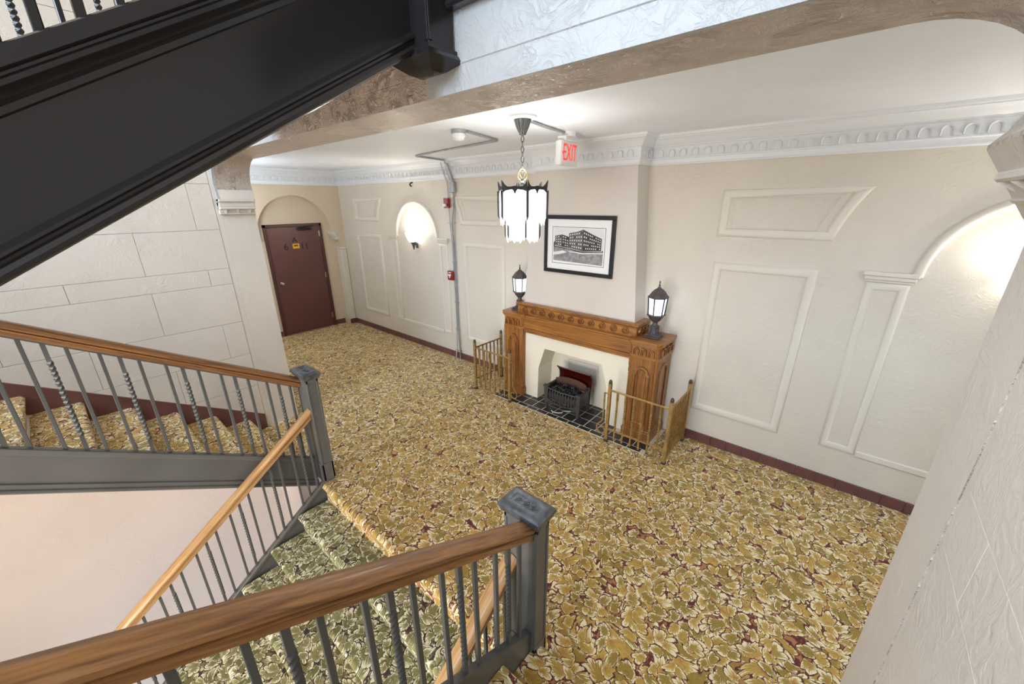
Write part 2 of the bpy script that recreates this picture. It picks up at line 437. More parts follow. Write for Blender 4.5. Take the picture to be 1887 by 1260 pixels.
for q in beam.data.polygons:
    if len(q.vertices) == 4 and q.center.z < 2.6: q.material_index = 1
# front skins: white either side, wall colour under the upper flight; upper band stands a little proud
XA, XB = 4.97, 6.575
i0 = 2
left_skin = [(XL, 2.42)] + pl[3:] + [(XA, 2.895), (XA, 3.30), (XL, 3.30)]
right_skin = [(XB, 2.895)] + prr[:-3] + [(XR, 2.42), (XR, 3.30), (XB, 3.30)]
for nm, sk, mt in (('beam_face', left_skin, 'white'), ('beam_face', right_skin, 'white'), ('beam_face', [(XA, 2.895), (XB, 2.895), (XB, 3.30), (XA, 3.30)], 'arch')):
    m = MB(); m.prism(sk, YF, YF+0.02, 'y'); m.build(nm, mt, beam, smooth=False)
for a, b, mt in ((XL, XA, 'white'), (XA, XB, 'arch'), (XB, XR, 'white')):
    m = MB(); m.cbox(a, b, YF-(0.004 if mt == 'white' else 0.010), YF+0.002, 2.985, 3.30, 0.003); m.build('beam_face_band', mt, beam, smooth=False)
for a, b in ((XL-0.22, XL-0.003), (XR+0.003, XR+0.22)):
    m = MB(); m.box(a, b, YF-0.024, YF+0.024, -0.05, 3.3); m.build('pier_joint', 'pier', beam, smooth=False)
# stepped corbels with a row of small pyramids
for side in (-1, 1):
    X0 = XL if side < 0 else XR
    def bx(d, z0, z1, nm='corbel_moulding', ch=0.006):
        m = MB(); a, b = sorted((X0 + (-0.02)*(-side), X0 - side*d)); m.cbox(a, b, YF+0.0, YB-0.004, z0, z1, ch); return m.build(nm, 'pier', beam)
    k = 1.0 if side < 0 else 1.35
    z = 0.0 if side < 0 else 0.083
    bx(0.078*k, 2.508+z, 2.537+z); bx(0.058*k, 2.462+z, 2.508+z); bx(0.066*k, 2.438+z, 2.462+z); bx(0.026*k, 2.404+z, 2.438+z); bx(0.038*k, 2.390+z, 2.404+z)
    for i in range(3):
        y = YF + 0.055 + i*0.105
        m = MB(); m.add([(X0, y-0.04, 2.404+z), (X0, y+0.04, 2.404+z), (X0, y+0.04, 2.438+z), (X0, y-0.04, 2.438+z), (X0-side*0.065*k, y, 2.436+z), (X0-side*0.03*k, y, 2.404+z)],
                        [(0,1,5),(1,2,4,5),(2,3,4),(3,0,5,4)]); m.build('corbel_tooth', 'pier', beam, smooth=False)

# ---- stair well walls with scored stone courses
def stone_wall(name, X0, side, label):
    m = MB()
    if side < 0: m.box(X0-0.22, X0-0.012, -7.1, YF-0.02, -0.05, 6.2)
    else: m.box(X0+0.012, X0+0.22, -7.1, YF-0.02, -0.05, 6.2)
    w = struct(m.build(name, 'pier', smooth=False), label)
    rows = [-0.05, 0.17, 0.55, 0.93, 1.30, 1.71, 1.87, 2.25, 2.67, 3.05, 3.45, 3.85, 4.25]
    for i in range(len(rows)-1):
        off = (-3.13 if i % 2 == 1 else -3.595)
        if i == 5: off = -3.13
        if i in (6, 8, 10): off = -3.595
        if i in (7, 9): off = -3.13
        ys = [-2.945]
        y = off if off < -2.96 else off-0.95
        while y > -6.9: ys.append(y); y -= 0.98
        ys.append(-7.08)
        for a, b in zip(ys[:-1], ys[1:]):
            m = MB(); g = 0.0014 if side < 0 else 0.0007
            xa, xb = (X0-0.014, X0) if side < 0 else (X0, X0+0.014)
            m.cbox(xa, xb, b+g, a-g, rows[i]+g, rows[i+1]-g, 0.0016 if side < 0 else 0.0006); m.build('stone_block', 'pier', w, smooth=False)
    m = MB()
    xa, xb = (X0-0.014, X0) if side < 0 else (X0, X0+0.014)
    m.box(xa, xb, -7.08, -2.945, 4.26, 6.2); m.build('upper_plaster', 'pier', w, smooth=False)
    return w
stone_wall('wall_stair_left', XL, -1, 'plaster stair wall scored like cut stone beside the rising flight')
stone_wall('wall_stair_right', XR, 1, 'close plaster wall scored like cut stone')
m = MB(); m.box(XL-0.22, XL, -7.1, YB, -3.3, -0.05); m.prism([(-2.95, -0.3), (-2.95, -0.06), (-5.75, 1.62), (-5.75, -0.3)], XL-0.01, XL+0.0015, 'x'); struct(m.build('wall_well_left', 'plain_low', smooth=False), 'smooth pinkish plaster wall of the lower stair well')
m = MB(); m.box(XR, XR+0.22, -7.1, YB, -3.3, -0.05); struct(m.build('wall_well_right', 'plain_low', smooth=False))
m = MB(); m.box(XL, XR, -2.96, -2.80, -3.3, -0.2); struct(m.build('wall_well_front', 'plain_low', smooth=False))
m = MB(); m.box(XL, 4.56, -3.137, -3.131, -0.4, -0.012); m.box(4.555, 4.70, -2.977, -2.966, -0.4, -0.012); m.box(4.556, 4.566, -3.137, -2.966, -0.4, -0.012); m.box(7.22, XR, -2.976, -2.962, -0.4, -0.012); struct(m.build('trim_2', 'plain_low', smooth=False))
# rear wall with the stair window (behind the camera)
m = MB(); w0, w1, z0, z1 = 3.65, 8.0, 2.7, 5.1
m.box(XL-0.2, XR+0.2, -7.3, -7.1, -3.3, z0); m.box(XL-0.2, XR+0.2, -7.3, -7.1, z1, 6.2); m.box(XL-0.2, w0, -7.3, -7.1, z0, z1); m.box(w1, XR+0.2, -7.3, -7.1, z0, z1)
struct(m.build('wall_rear', 'pier', smooth=False))
win = struct(bpy.data.objects.new('window_1', None)); COL.objects.link(win)
m = MB()
for a, b, c, d in ((w0, w1, z0, z0+0.07), (w0, w1, z1-0.07, z1), (w0, w0+0.07, z0, z1), (w1-0.07, w1, z0, z1)): m.box(a, b, -7.24, -7.16, c, d)
m.build('window_frame', 'crown', win, smooth=False)
for i in range(1, 4):
    m = MB(); x = w0 + (w1-w0)*i/4; m.box(x-0.03, x+0.03, -7.23, -7.17, z0, z1); m.build('mullion', 'crown', win, smooth=False)
m = MB(); m.box(w0, w1, -7.1, -6.99, z0-0.06, z0); m.build('window_sill', 'crown', win, smooth=False)
m = MB(); m.box(-0.25, XL-0.2, -2.6, 0.2, 6.0, 6.2); m.box(XL-0.22, XL, -2.95, 0, 3.45, 6.2); m.box(XR, XR+0.22, -2.95, 0, 3.45, 6.2); struct(m.build('wall_upper', 'pier', smooth=False))

# ---- crown moulding round the lobby
def offset_path(path, d):
    """plan polyline moved d to its right, mitred"""
    out = []
    n = len(path)
    for i in range(n):
        def nrm(a, b):
            t = Vector((b[0]-a[0], b[1]-a[1])).normalized(); return Vector((t.y, -t.x))
        if i == 0: nn = nrm(path[0], path[1]); out.append((path[0][0]+nn.x*d, path[0][1]+nn.y*d)); continue
        if i == n-1: nn = nrm(path[-2], path[-1]); out.append((path[-1][0]+nn.x*d, path[-1][1]+nn.y*d)); continue
        n1, n2 = nrm(path[i-1], path[i]), nrm(path[i], path[i+1])
        b = (n1+n2); b = b / max(0.2, b.dot(n1)) if b.length > 1e-6 else n1
        out.append((path[i][0]+b.x*d, path[i][1]+b.y*d))
    return out
def crown_run(path, prof):
    m = MB(); rings = [[(x, y, z) for x, y in offset_path(path, d)] for d, z in prof]
    n = len(path); vs = [p for r in rings for p in r]; fs = []
    for k in range(len(prof)-1):
        for i in range(n-1): fs.append((k*n+i, k*n+i+1, (k+1)*n+i+1, (k+1)*n+i))
    m.add(vs, fs); return m
BRL, BRR, BRD = 5.14, 6.36, 0.26
cpath = [(0, -2.6), (0, 0), (BRL, 0), (BRL, -BRD), (BRR, -BRD), (BRR, 0), (RX, 0), (RX, -2.6)]
cprof = [(0, 2.818), (0.020, 2.818), (0.024, 2.826), (0.020, 2.834), (0.024, 2.868), (0.034, 2.872), (0.034, 2.882), (0.028, 2.886), (0.028, 2.972), (0.038, 2.976), (0.038, 2.986), (0.046, 2.992), (0.060, 3.018), (0.085, 3.040), (0.098, 3.045), (0.098, 3.054), (0.108, 3.058), (0.112, 3.0795), (0.0, 3.0795)]
trim = struct(crown_run(cpath, cprof).build('trim_1', 'crown', angle=25), 'white crown moulding with a row of small relief arches')
# one relief arch: a raised half-ring with straight legs and its little foot rail
def scallop_mesh():
    m = MB(); r0, r1, h, d = 0.024, 0.033, 0.032, 0.016
    path = [(-1, 0.0)] ; pts_o = [(-r1, 0)] + [(r1*math.cos(R(180-18*i)), h + r1*math.sin(R(180-18*i))*0.95) for i in range(11)] + [(r1, 0)]
    pts_i = [(-r0, 0)] + [(r0*math.cos(R(180-18*i)), h + r0*math.sin(R(180-18*i))*0.95) for i in range(11)] + [(r0, 0)]
    n = len(pts_o)
    vs = [(x, 0, z) for x, z in pts_o] + [(x*0.96, -d, z) for x, z in pts_o] + [(x*1.04, -d*0.6, z) for x, z in pts_i] + [(x, 0.002, z) for x, z in pts_i]
    fs = []
    for k in range(3):
        for i in range(n-1): fs.append((k*n+i, k*n+i+1, (k+1)*n+i+1, (k+1)*n+i))
    m.add(vs, fs)
    m.box(r1, 0.107-r1, -0.008, 0.0, 0, 0.008)
    return m
sc_o = scallop_mesh().build('relief_arch', 'crown', trim); sc_o.location = (0.09, -0.0285, 2.890); sc_me = sc_o
def scallops(a, b, dirn, rot, first=False):
    n = int((b-a)/0.107)
    st = a + ((b-a) - n*0.107)/2 + 0.0535
    for i in range(n):
        t = st + i*0.107
        loc = {'back': (t, -0.0285, 2.890), 'breast': (t, -BRD-0.0285, 2.890), 'left': (0.0285, t, 2.890), 'bl': (BRL-0.0285, t, 2.890), 'br': (BRR+0.0285, t, 2.890)}[dirn]
        inst(sc_me, 'relief_arch', loc, trim, (0, 0, rot))
scallops(0.13, BRL-0.04, 'back', 0); scallops(BRR+0.04, 10.4, 'back', 0); scallops(BRL+0.0, BRR-0.0, 'breast', 0)
scallops(-2.55, -0.04, 'left', R(90)); scallops(-BRD-0.02, 0, 'br', R(90)); scallops(-BRD-0.02, 0, 'bl', R(-90))

# ---- baseboards of brown tile
bb = struct(bpy.data.objects.new('baseboard_back', None)); COL.objects.link(bb)
bl = struct(bpy.data.objects.new('baseboard_left', None)); COL.objects.link(bl)
m = MB(); m.cbox(0, 0.1495, -0.016, 0.0, 0.0, 0.105, 0.004); t0 = m.build('tile', 'tile_base', bb); t0.location = (0.02, 0, 0)
x = 0.02 + 0.152
while x < 4.60:
    inst(t0, 'tile', (x, 0, 0), bb); x += 0.152
x = 6.90
while x < RX-0.15:
    inst(t0, 'tile', (x, 0, 0), bb); x += 0.152
for a, b, xx in ((-2.55, -1.90, 0.0), (-1.72, -1.46, -0.18), (-0.37, -0.17, -0.18)):
    n = max(1, round((b-a)/0.152)); s = (b-a)/n
    for i in range(n): inst(t0, 'tile', (xx, a+i*s, 0), bl, (0, 0, R(90)), (s/0.152, 1, 1))
inst(t0, 'tile', (0.014, -0.15, 0), bl, (0, 0, R(90)), (0.14/0.152, 1, 1))

# ---- raised plaster mouldings on the back wall
def loop_frame(pts, w, d, mat='mould', name='panel_moulding', y=0.0, closed=True):
    """half-round moulding along a polyline in the wall plane (outline first, width inward/right)"""
    P = pts[::-1] if closed else pts
    n = len(P); prof = [(0, 0), (0.10*w, d*0.75), (0.35*w, d), (0.65*w, d), (0.9*w, d*0.75), (w, 0)]
    # orientation so that offset runs inward
    ar = sum(P[i][0]*P[(i+1) % n][1]-P[(i+1) % n][0]*P[i][1] for i in range(n))
    if closed and ar > 0: P = P[::-1]
    rings = []
    for off, dd in prof:
        r = []
        for i in range(n):
            if closed or 0 < i < n-1:
                a, b, c = Vector(P[i-1]), Vector(P[i]), Vector(P[(i+1) % n])
                t1, t2 = (b-a).normalized(), (c-b).normalized(); n1, n2 = Vector((t1.y, -t1.x)), Vector((t2.y, -t2.x))
                q = n1+n2; q = q/max(0.75, q.dot(n1))
            elif i == 0:
                t = (Vector(P[1])-Vector(P[0])).normalized(); q = Vector((t.y, -t.x))
            else:
                t = (Vector(P[-1])-Vector(P[-2])).normalized(); q = Vector((t.y, -t.x))
            r.append((P[i][0]+q.x*off, y-dd, P[i][1]+q.y*off))
        rings.append(r)
    m = MB(); vs = [p for r in rings for p in r]; fs = []
    for k in range(len(prof)-1):
        for i in range(n if closed else n-1): fs.append((k*n+i, k*n+(i+1) % n, (k+1)*n+(i+1) % n, (k+1)*n+i))
    if not closed:
        fs.append(tuple(k*n for k in range(len(prof)))); fs.append(tuple(k*n+n-1 for k in range(len(prof)-1, -1, -1)))
    m.add(vs, fs); return m.build(name, mat, wall_back, angle=50)
def rect(a, b, c, d): return [(a, c), (b, c), (b, d), (a, d)]
def bay(cx, ar, halfw, flipw):
    """arched niche with its pilasters, centred on cx"""
    loop_frame(arc(cx, 1.95, ar, 180, 0, 28), 0.062, 0.030, name='arch_moulding', closed=False)
    for s in (-1, 1):
        a, b = sorted((cx+s*(ar-0.01), cx+s*(ar+flipw)))
        loop_frame(rect(a, b, 0.385, 1.885), 0.06, 0.016, name='pilaster_moulding')
        for k, (e, z0, z1) in enumerate(((0.0, 1.885, 1.905), (0.012, 1.905, 1.935), (0.022, 1.935, 1.967))):
            m = MB(); m.cbox(a-e-0.01, b+e+0.01, -0.018-e, 0.0, z0, z1, 0.005); m.build('pilaster_cap', 'mould', wall_back)
    m = MB(); m.cbox(cx-ar+0.01, cx+ar-0.01, -0.020, 0.0, 0.375, 0.435, 0.012); m.build('sill_moulding', 'mould', wall_back)
bay(9.06, 0.595, 0.3, 0.245)
bay(2.45, 0.585, 0.3, 0.20)
def curve_edge(cx, r, z0, z1, side, n=8):
    out = []
    for i in range(n+1):
        z = z0 + (z1-z0)*i/n; dx = math.sqrt(max(0, r*r-(z-1.95)**2)); out.append((cx+side*dx, z))
    return out
for a, b in ((7.10, 7.91), (10.2, 11.0), (0.50, 1.385), (3.60, 4.43)): loop_frame(rect(a, b, 0.37, 1.94), 0.075, 0.022)
def spandrel(xf, cx, side):
    e = curve_edge(cx, 1.132, 2.175, 2.585, side)
    loop_frame([(xf, 2.175)] + e + [(xf, 2.585)], 0.075, 0.020)
    # sunk inner field edge
    e2 = curve_edge(cx, 1.265, 2.245, 2.515, side); s = -side
    x2 = xf - s*0.0 + (0.10 if xf < cx else -0.10)
    loop_frame([(x2, 2.25)] + curve_edge(cx, 1.262, 2.25, 2.51, side) + [(x2, 2.51)], 0.012, 0.010)
spandrel(7.085, 9.06, -1); spandrel(0.515, 2.45, -1); spandrel(4.43, 2.45, 1); spandrel(11.03, 9.06, 1)

# ---- tapering chimney breast and plastered surround
m = MB(); bl0, br0 = 4.965, 6.50
pts = []
for z, a, b in ((1.10, bl0, br0), (2.83, BRL, BRR), (3.08, BRL, BRR)): pts += [(a, 0, z), (a, -BRD, z), (b, -BRD, z), (b, 0, z)]
m.add(pts, [(0,1,5,4),(1,2,6,5),(2,3,7,6),(4,5,9,8),(5,6,10,9),(6,7,11,10),(0,3,2,1)])
breast = struct(m.build('wall_chimney_breast', 'breast', smooth=False), 'tapering plaster chimney breast above the oak mantel')
SY = -0.335
op = [(5.275, 0.0), (5.285, 0.45), (5.375, 0.735), (6.175, 0.735), (6.265, 0.45), (6.275, 0.0)]
m = MB(); m.prism([(5.05, 0.0)] + op + [(6.50, 0.0), (6.50, 0.95), (5.05, 0.95)], SY, -0.03, 'y')
m.add([(5.2, -0.03, 0), (6.35, -0.03, 0), (6.35, -0.03, 0.8), (5.2, -0.03, 0.8)], [(0, 1, 2, 3)])
sur = struct(m.build('wall_fireplace', 'surround', smooth=False), 'cream plaster surround with a shouldered firebox opening')
m = MB(); m.cbox(5.55, 5.99, -0.050, -0.028, 0.30, 0.56, 0.01); m.build('firebox_panel', 'breast', sur)  # slightly darker raised panel on the firebox back
# ================================================================== STAIRS
RAILP = [(-.022, 0), (-.031, .005), (-.033, .014), (-.031, .032), (-.037, .037), (-.038, .041), (-.030, .045), (-.030, .049), (-.039, .053), (-.043, .061), (-.042, .074), (-.034, .086), (-.018, .093), (0, .095)]
RAILP = RAILP + [(-x, z) for x, z in RAILP[-2::-1]]
def sheared(m, prof, X, ya, yb, line, mi=0):
    """profile (dx, dz) drawn along a sloping line in the plane X"""
    n = len(prof)
    vs = [(X+a, ya, line(ya)+b) for a, b in prof] + [(X+a, yb, line(yb)+b) for a, b in prof]
    m.add(vs, [(i, (i+1) % n, n+(i+1) % n, n+i) for i in range(n)] + [tuple(range(n-1, -1, -1)), tuple(range(n, 2*n))], mi)
def bar_mesh(L, w, turns=0.0, name='baluster', mat='bar', parent=None, wb=None):
    m = MB(); h = w/2
    if not turns:
        m.cbox(-h, h, -(wb or w)/2, (wb or w)/2, 0, L, w*0.1)
    else:
        zs = [0, 0.16*L]; n = int(turns*10)
        zs += [0.16*L + 0.68*L*i/n for i in range(1, n)] + [0.84*L, L]
        vs = []
        for z in zs:
            t = min(max((z-0.16*L)/(0.68*L), 0), 1); a = t*turns*2*math.pi + math.pi/4
            rr = h*1.414*(1.0 if t in (0, 1) else 1.05)
            for j in range(4): vs.append((rr*math.cos(a+j*math.pi/2), rr*math.sin(a+j*math.pi/2), z))
        fs = [(i*4+j, i*4+(j+1) % 4, (i+1)*4+(j+1) % 4, (i+1)*4+j) for i in range(len(zs)-1) for j in range(4)]
        fs += [(3, 2, 1, 0), tuple((len(zs)-1)*4+j for j in range(4))]
        m.add(vs, fs)
    return m
def railing(label, X, y0, y1, zt, zs, slope, railmat, barmat='bar', w=0.019, run=0.288, start=0.06, mode='triple', turns=4.0, group=None):
    """handrail and iron bars between y0 (newel) and y1; zt/zs: rail top and string top at y0"""
    root = thing('stair_railing', label, 'railing', (X, y0, zs), group)
    rt = lambda y: zt - slope*(y-y0) - 0.094
    st = lambda y: zs - slope*(y-y0)
    m = MB(); sheared(m, RAILP, X, y0, y1, rt); h = rel(m.build('handrail', railmat, angle=32), root)
    m = MB(); sheared(m, [(-.014, -.010), (.014, -.010), (.014, .002), (-.014, .002)], X, y0, y1, rt); rel(m.build('rail_plate', barmat, smooth=False), root)
    L = (zt-0.094-0.004) - zs + 0.012
    pl = tw = th = None
    y = y0 - start; k = 0
    if mode == 'triple': seq = [('p', run*0.285), ('t', run*0.285), ('p', run*0.43)]
    else: seq = [('k', run*0.26), ('p', run*0.25), ('t', run*0.25), ('p', run*0.24)]
    while y > y1 + 0.03:
        kind, d = seq[k % len(seq)]
        loc = (0, y-y0, st(y)-zs-0.006)
        if kind == 'p':
            if pl is None: pl = bar_mesh(L, w).build('baluster', barmat, root); pl.location = loc
            else: inst(pl, 'baluster', loc, root)
        elif kind == 'k':
            if th is None: th = bar_mesh(L, w*1.9, wb=w*1.2).build('baluster', barmat, root); th.location = loc
            else: inst(th, 'baluster', loc, root)
        else:
            if tw is None: tw = bar_mesh(L, w*1.08, turns).build('twisted_baluster', barmat, root, angle=50); tw.location = loc
            else: inst(tw, 'twisted_baluster', loc, root)
        y -= d; k += 1
    return root
def step_mesh(x0, x1, run, rise, up=True, r=0.028, drop=0.12):
    """carpeted step with a rolled nosing; nosing front at y=0, tread top at z=0"""
    pr = [(-run-0.04, 0.0)]
    for i in range(9):
        a = R(90 - i*22.5); pr.append((-r + r*math.cos(a), -r + r*math.sin(a)))
    pr += [(-r, -2*r), (-r-0.004, -rise+0.008), (-r-0.012, -rise+0.008), (-run-0.04, -0.045)]
    if not up: pr = [(-a, b) for a, b in pr]
    m = MB(); m.prism(pr, x0, x1, 'x'); return m
def flight(label, x0, x1, y0, run, rise, n, mat, up=True, drop=0.12):
    z0 = rise if up else -rise
    root = thing('stair_flight', label, 'stairs', ((x0+x1)/2, y0, 0))
    s0 = step_mesh(x0-(x0+x1)/2, x1-(x0+x1)/2, run, rise, up, drop=drop).build('step', mat, root, angle=40)
    s0.location = (0, 0, z0)
    for k in range(1, n): inst(s0, 'step', (0, -run*k, z0+(rise*k if up else -rise*k)), root)
    return root
STR = [(0, 0), (.010, 0), (.030, .004), (.034, .016), (.030, .028), (.022, .034), (.022, .044), (.012, .052), (.012, .235), (.018, .238), (.018, .252), (.030, .262), (.034, .272), (.034, .300), (.028, .305), (-.012, .305), (-.012, 0)]

# --- flight A, down from the lobby
fa = flight('carpeted flight of greener steps going down between the two newel posts', 4.762, 7.03, -3.265, 0.265, 0.19, 9, 'carpet_daylight_tint', up=False)
sl = 0.730
for X, sg in ((4.70, 1), (7.085, -1)):
    m = MB(); ln = lambda y: -0.300 + sl*(y+2.975)
    sheared(m, [(sg*a, b) for a, b in STR], X+sg*0.008, -2.975, -5.45, ln); rel(m.build('stringer', 'grey', angle=30), fa)
railing('oak handrail on iron bars descending from the farther newel post', 4.71, -2.978, -5.5, 0.772, 0.003, -sl, 'rail_down', run=0.265, start=0.055, w=0.017)
railing('oak handrail on iron bars descending under the near handrail', 7.075, -2.978, -5.5, 0.772, 0.003, -sl, 'rail_down', run=0.265, start=0.055, w=0.017)

# --- flight B, up along the left wall
fb = flight('gold carpeted flight rising along the cut-stone wall', XL+0.002, 4.565, -3.10, 0.288, 0.175, 10, 'carpet')
slb = 0.595
m = MB(); ln = lambda y: -0.10 - slb*(y+2.955)
sheared(m, [(a, b-0.022 if b < 0.04 else b) for a, b in STR], 4.59, -2.955, -5.75, ln); rel(m.build('stringer', 'grey', angle=30), fb)
m = MB(); sheared(m, [(0, 0), (.010, 0), (.010, .30), (.004, .305), (0, .305)], XL, -2.95, -5.75, lambda y: -0.13 - 0.608*(y+2.95)); rel(m.build('skirting', 'tile_base', smooth=False), fb)
m = MB(); sheared(m, [(XL-4.0, -.008), (4.57-4.0, -.008), (4.57-4.0, 0), (XL-4.0, 0)], 4.0, -3.05, -5.75, lambda y: 0.175 + 0.608*(-3.1-y) - 0.187); rel(m.build('soffit', 'plain_low', smooth=False), fb)
railing('oak handrail on iron bars rising beside the cut-stone wall', 4.60, -2.978, -5.6, 1.05, 0.205, slb, 'rail_up', start=0.075)

# --- flight C, up towards the camera
fc = flight('gold carpeted flight rising beside the near right wall', 7.21, XR-0.002, -2.905, 0.288, 0.172, 10, 'carpet')
slc = 0.525
m = MB(); ln = lambda y: -0.01 - slc*(y+2.955)
sheared(m, [(-a, b) for a, b in STR], 7.195, -2.955, -5.65, ln); rel(m.build('stringer', 'grey', angle=30), fc)
railing('near oak handrail on iron bars crossing the bottom of the picture', 7.185, -2.978, -5.5, 1.045, 0.29, slc, 'rail_up', start=0.07)

# --- newel posts
def newel(label, x0, x1, y0, y1, zb, zt):
    root = thing('newel_post', label, 'newel post', ((x0+x1)/2, (y0+y1)/2, zb))
    m = MB(); m.cbox(x0+0.004, x1-0.004, y0+0.004, y1-0.004, zb, zt-0.05, 0.003); rel(m.build('post', 'grey'), root)
    # raised stiles leave a sunk panel on every face
    def face_frame(ax, v, a, b, sgn):
        e = 0.016
        for p, q, z0, z1 in ((a, a+e, 0.02, zt-0.06), (b-e, b, 0.02, zt-0.06), (a, b, zt-0.10, zt-0.06), (a, b, 0.02, 0.20)):
            m = MB(); lo, hi = sorted((v, v+sgn*0.006))
            if ax == 'x': m.cbox(lo, hi, p, q, z0, z1, 0.002)
            else: m.cbox(p, q, lo, hi, z0, z1, 0.002)
            rel(m.build('panel_stile', 'grey'), root)
    face_frame('x', x1-0.005, y0, y1, 1); face_frame('x', x0+0.005, y0, y1, -1); face_frame('y', y0+0.005, x0, x1, -1); face_frame('y', y1-0.005, x0, x1, 1)
    # worn moulded cap, sunk top with three rosettes
    m = MB(); o_ = 0.0
    rings = [(0.0, zt-0.075), (0.014, zt-0.062), (0.018, zt-0.045), (0.024, zt-0.036), (0.024, zt-0.016), (0.012, zt-0.004), (-0.006, zt), (-0.020, zt-0.001), (-0.026, zt-0.008)]
    vs = []
    for e, z in rings: vs += [(x0-e, y0-e, z), (x1+e, y0-e, z), (x1+e, y1+e, z), (x0-e, y1+e, z)]
    fs = [(k*4+i, k*4+(i+1) % 4, (k+1)*4+(i+1) % 4, (k+1)*4+i) for k in range(len(rings)-1) for i in range(4)]
    n = (len(rings)-1)*4; fs.append((n, n+1, n+2, n+3)); m.add(vs, fs)
    cap = rel(m.build('cap', 'grey_worn', angle=40), root)
    cy = (y0+y1)/2; w = (x1-x0-0.06)/3
    for i in range(3):
        cx = x0+0.03+w*(i+0.5)
        m = MB(); hw = min(w/2-0.003, 0.024)
        m.cbox(-hw, hw, -0.021, 0.021, 0, 0.003, 0.001)
        for p in range(6):
            a = p*math.pi/3; m.lathe([(0.0005, 0.003), (0.0065, 0.003), (0.005, 0.008), (0.0005, 0.009)], 0.011*math.cos(a), 0.011*math.sin(a), 7)
        m.lathe([(0.0005, 0.003), (0.006, 0.003), (0.0045, 0.010), (0.0005, 0.011)], 0, 0, 8)
        o = m.build('rosette', 'grey_worn', cap); o.location = (cx, cy, zt-0.009)
    return root
newel('slate grey newel post where the cut-stone wall flight meets the lobby', 4.552, 4.766, -2.978, -2.876, -0.34, 1.125)
newel('nearer slate grey newel post with rosette cap and worn silver edges', 7.030, 7.236, -2.978, -2.876, -0.34, 1.100)

# --- upper flight U with its black strings
fu = thing('stair_flight', 'black-sided upper flight slanting across the top', 'stairs', (5.83, -3.05, 3.4))
su = 0.591
lb = lambda y: 3.010 + su*(y+3.05)
USTR = [(-.03, 0), (.020, 0), (.030, .006), (.033, .018), (.028, .030), (.020, .036), (.022, .044), (.030, .050), (.030, .058), (.016, .066), (.006, .072), (.006, .282), (.014, .286), (.016, .300), (.012, .308), (.020, .318), (.034, .330), (.036, .340), (.030, .346), (.030, .352), (.040, .358), (.042, .392), (.034, .397), (-.03, .397)]
for X, sg in ((6.662, 1), (4.99, -1)):
    m = MB(); sheared(m, [(sg*a, b) for a, b in USTR], X, -3.035, -5.62, lb); rel(m.build('stringer', 'black', angle=30), fu)
m = MB(); sheared(m, [(5.0-6, .02), (6.65-6, .02), (6.65-6, .07), (5.0-6, .07)], 6.0, -2.93, -5.62, lb); rel(m.build('soffit', 'arch', smooth=False), fu)
s0 = step_mesh(5.01-5.83, 6.64-5.83, 0.288, 0.12, True).build('step', 'carpet', fu, angle=40); s0.location = (0, -2.35, 3.25-1.391-0.07-3.4)
for k in range(1, 9): inst(s0, 'step', (0, -2.35+0.288*k, 3.25-1.391-0.07-3.4+0.170*k), fu)
railing('black iron bars standing on the upper flight nearest the camera', 6.655, -3.06, -5.5, 3.40+0.80, 3.40, -su, 'rail_up', barmat='black', w=0.018, start=0.14, mode='quad', run=0.30, turns=5)
railing('black iron bars along the far side of the upper flight', 4.985, -3.06, -5.5, 3.40+0.80, 3.40, -su, 'rail_up', barmat='black', w=0.018, start=0.14, mode='quad', run=0.30, turns=5)
def drop_newel(label, x0, x1, y0, y1, zb, zt):
    root = thing('newel_post', label, 'newel post', ((x0+x1)/2, (y0+y1)/2, zb))
    m = MB(); m.cbox(x0, x1, y0, y1, zb+0.05, zt, 0.004); rel(m.build('post', 'black'), root)
    m = MB(); cx, cy = (x0+x1)/2, (y0+y1)/2
    rings = [(0.0, zb+0.085), (0.010, zb+0.080), (0.010, zb+0.068), (0.020, zb+0.058), (0.026, zb+0.048), (0.020, zb+0.040), (-0.02, zb+0.012), (-0.05, zb)]
    vs = []
    for e, z in rings: vs += [(x0-e, y0-e, z), (x1+e, y0-e, z), (x1+e, y1+e, z), (x0-e, y1+e, z)]
    fs = [(k*4+i, k*4+(i+1) % 4, (k+1)*4+(i+1) % 4, (k+1)*4+i) for k in range(len(rings)-1) for i in range(4)]
    n = (len(rings)-1)*4; fs.append((n, n+1, n+2, n+3)); m.add(vs, fs); rel(m.build('drop_finial', 'black', angle=25), root)
    for a, b in ((x0, x0+0.02), (x1-0.02, x1)):
        m = MB(); m.cbox(a, b, y0-0.005, y0+0.002, zb+0.09, zt, 0.002); rel(m.build('panel_stile', 'black'), root)
    m = MB(); m.cbox(x1-0.002, x1+0.005, y0, y0+0.015, zb+0.09, zt, 0.002); rel(m.build('panel_stile', 'black'), root)
    return root
drop_newel('black newel post hanging below the beam with a pointed foot', 6.590, 6.768, -3.052, -2.936, 2.945, 4.35)
drop_newel('black hanging newel post on the far side of the upper flight', 4.885, 5.062, -3.052, -2.936, 2.945, 4.35)
# black fascia of the upper floor on the beam
for a, b, lab in ((6.772, XR, 'black moulded fascia board along the white beam beside the hanging newel'), (XL, 4.88, 'black moulded fascia board on the far end of the beam')):
    m = MB(); m.prism([(-2.932, 3.150), (-2.965, 3.150), (-2.972, 3.158), (-2.968, 3.172), (-2.958, 3.180), (-2.958, 3.192), (-2.966, 3.200), (-2.950, 3.212), (-2.950, 3.43), (-2.97, 3.44), (-2.97, 3.47), (-2.932, 3.47)], a, b, 'x')
    tag(m.build('fascia_board', 'black', angle=30), lab, 'fascia')
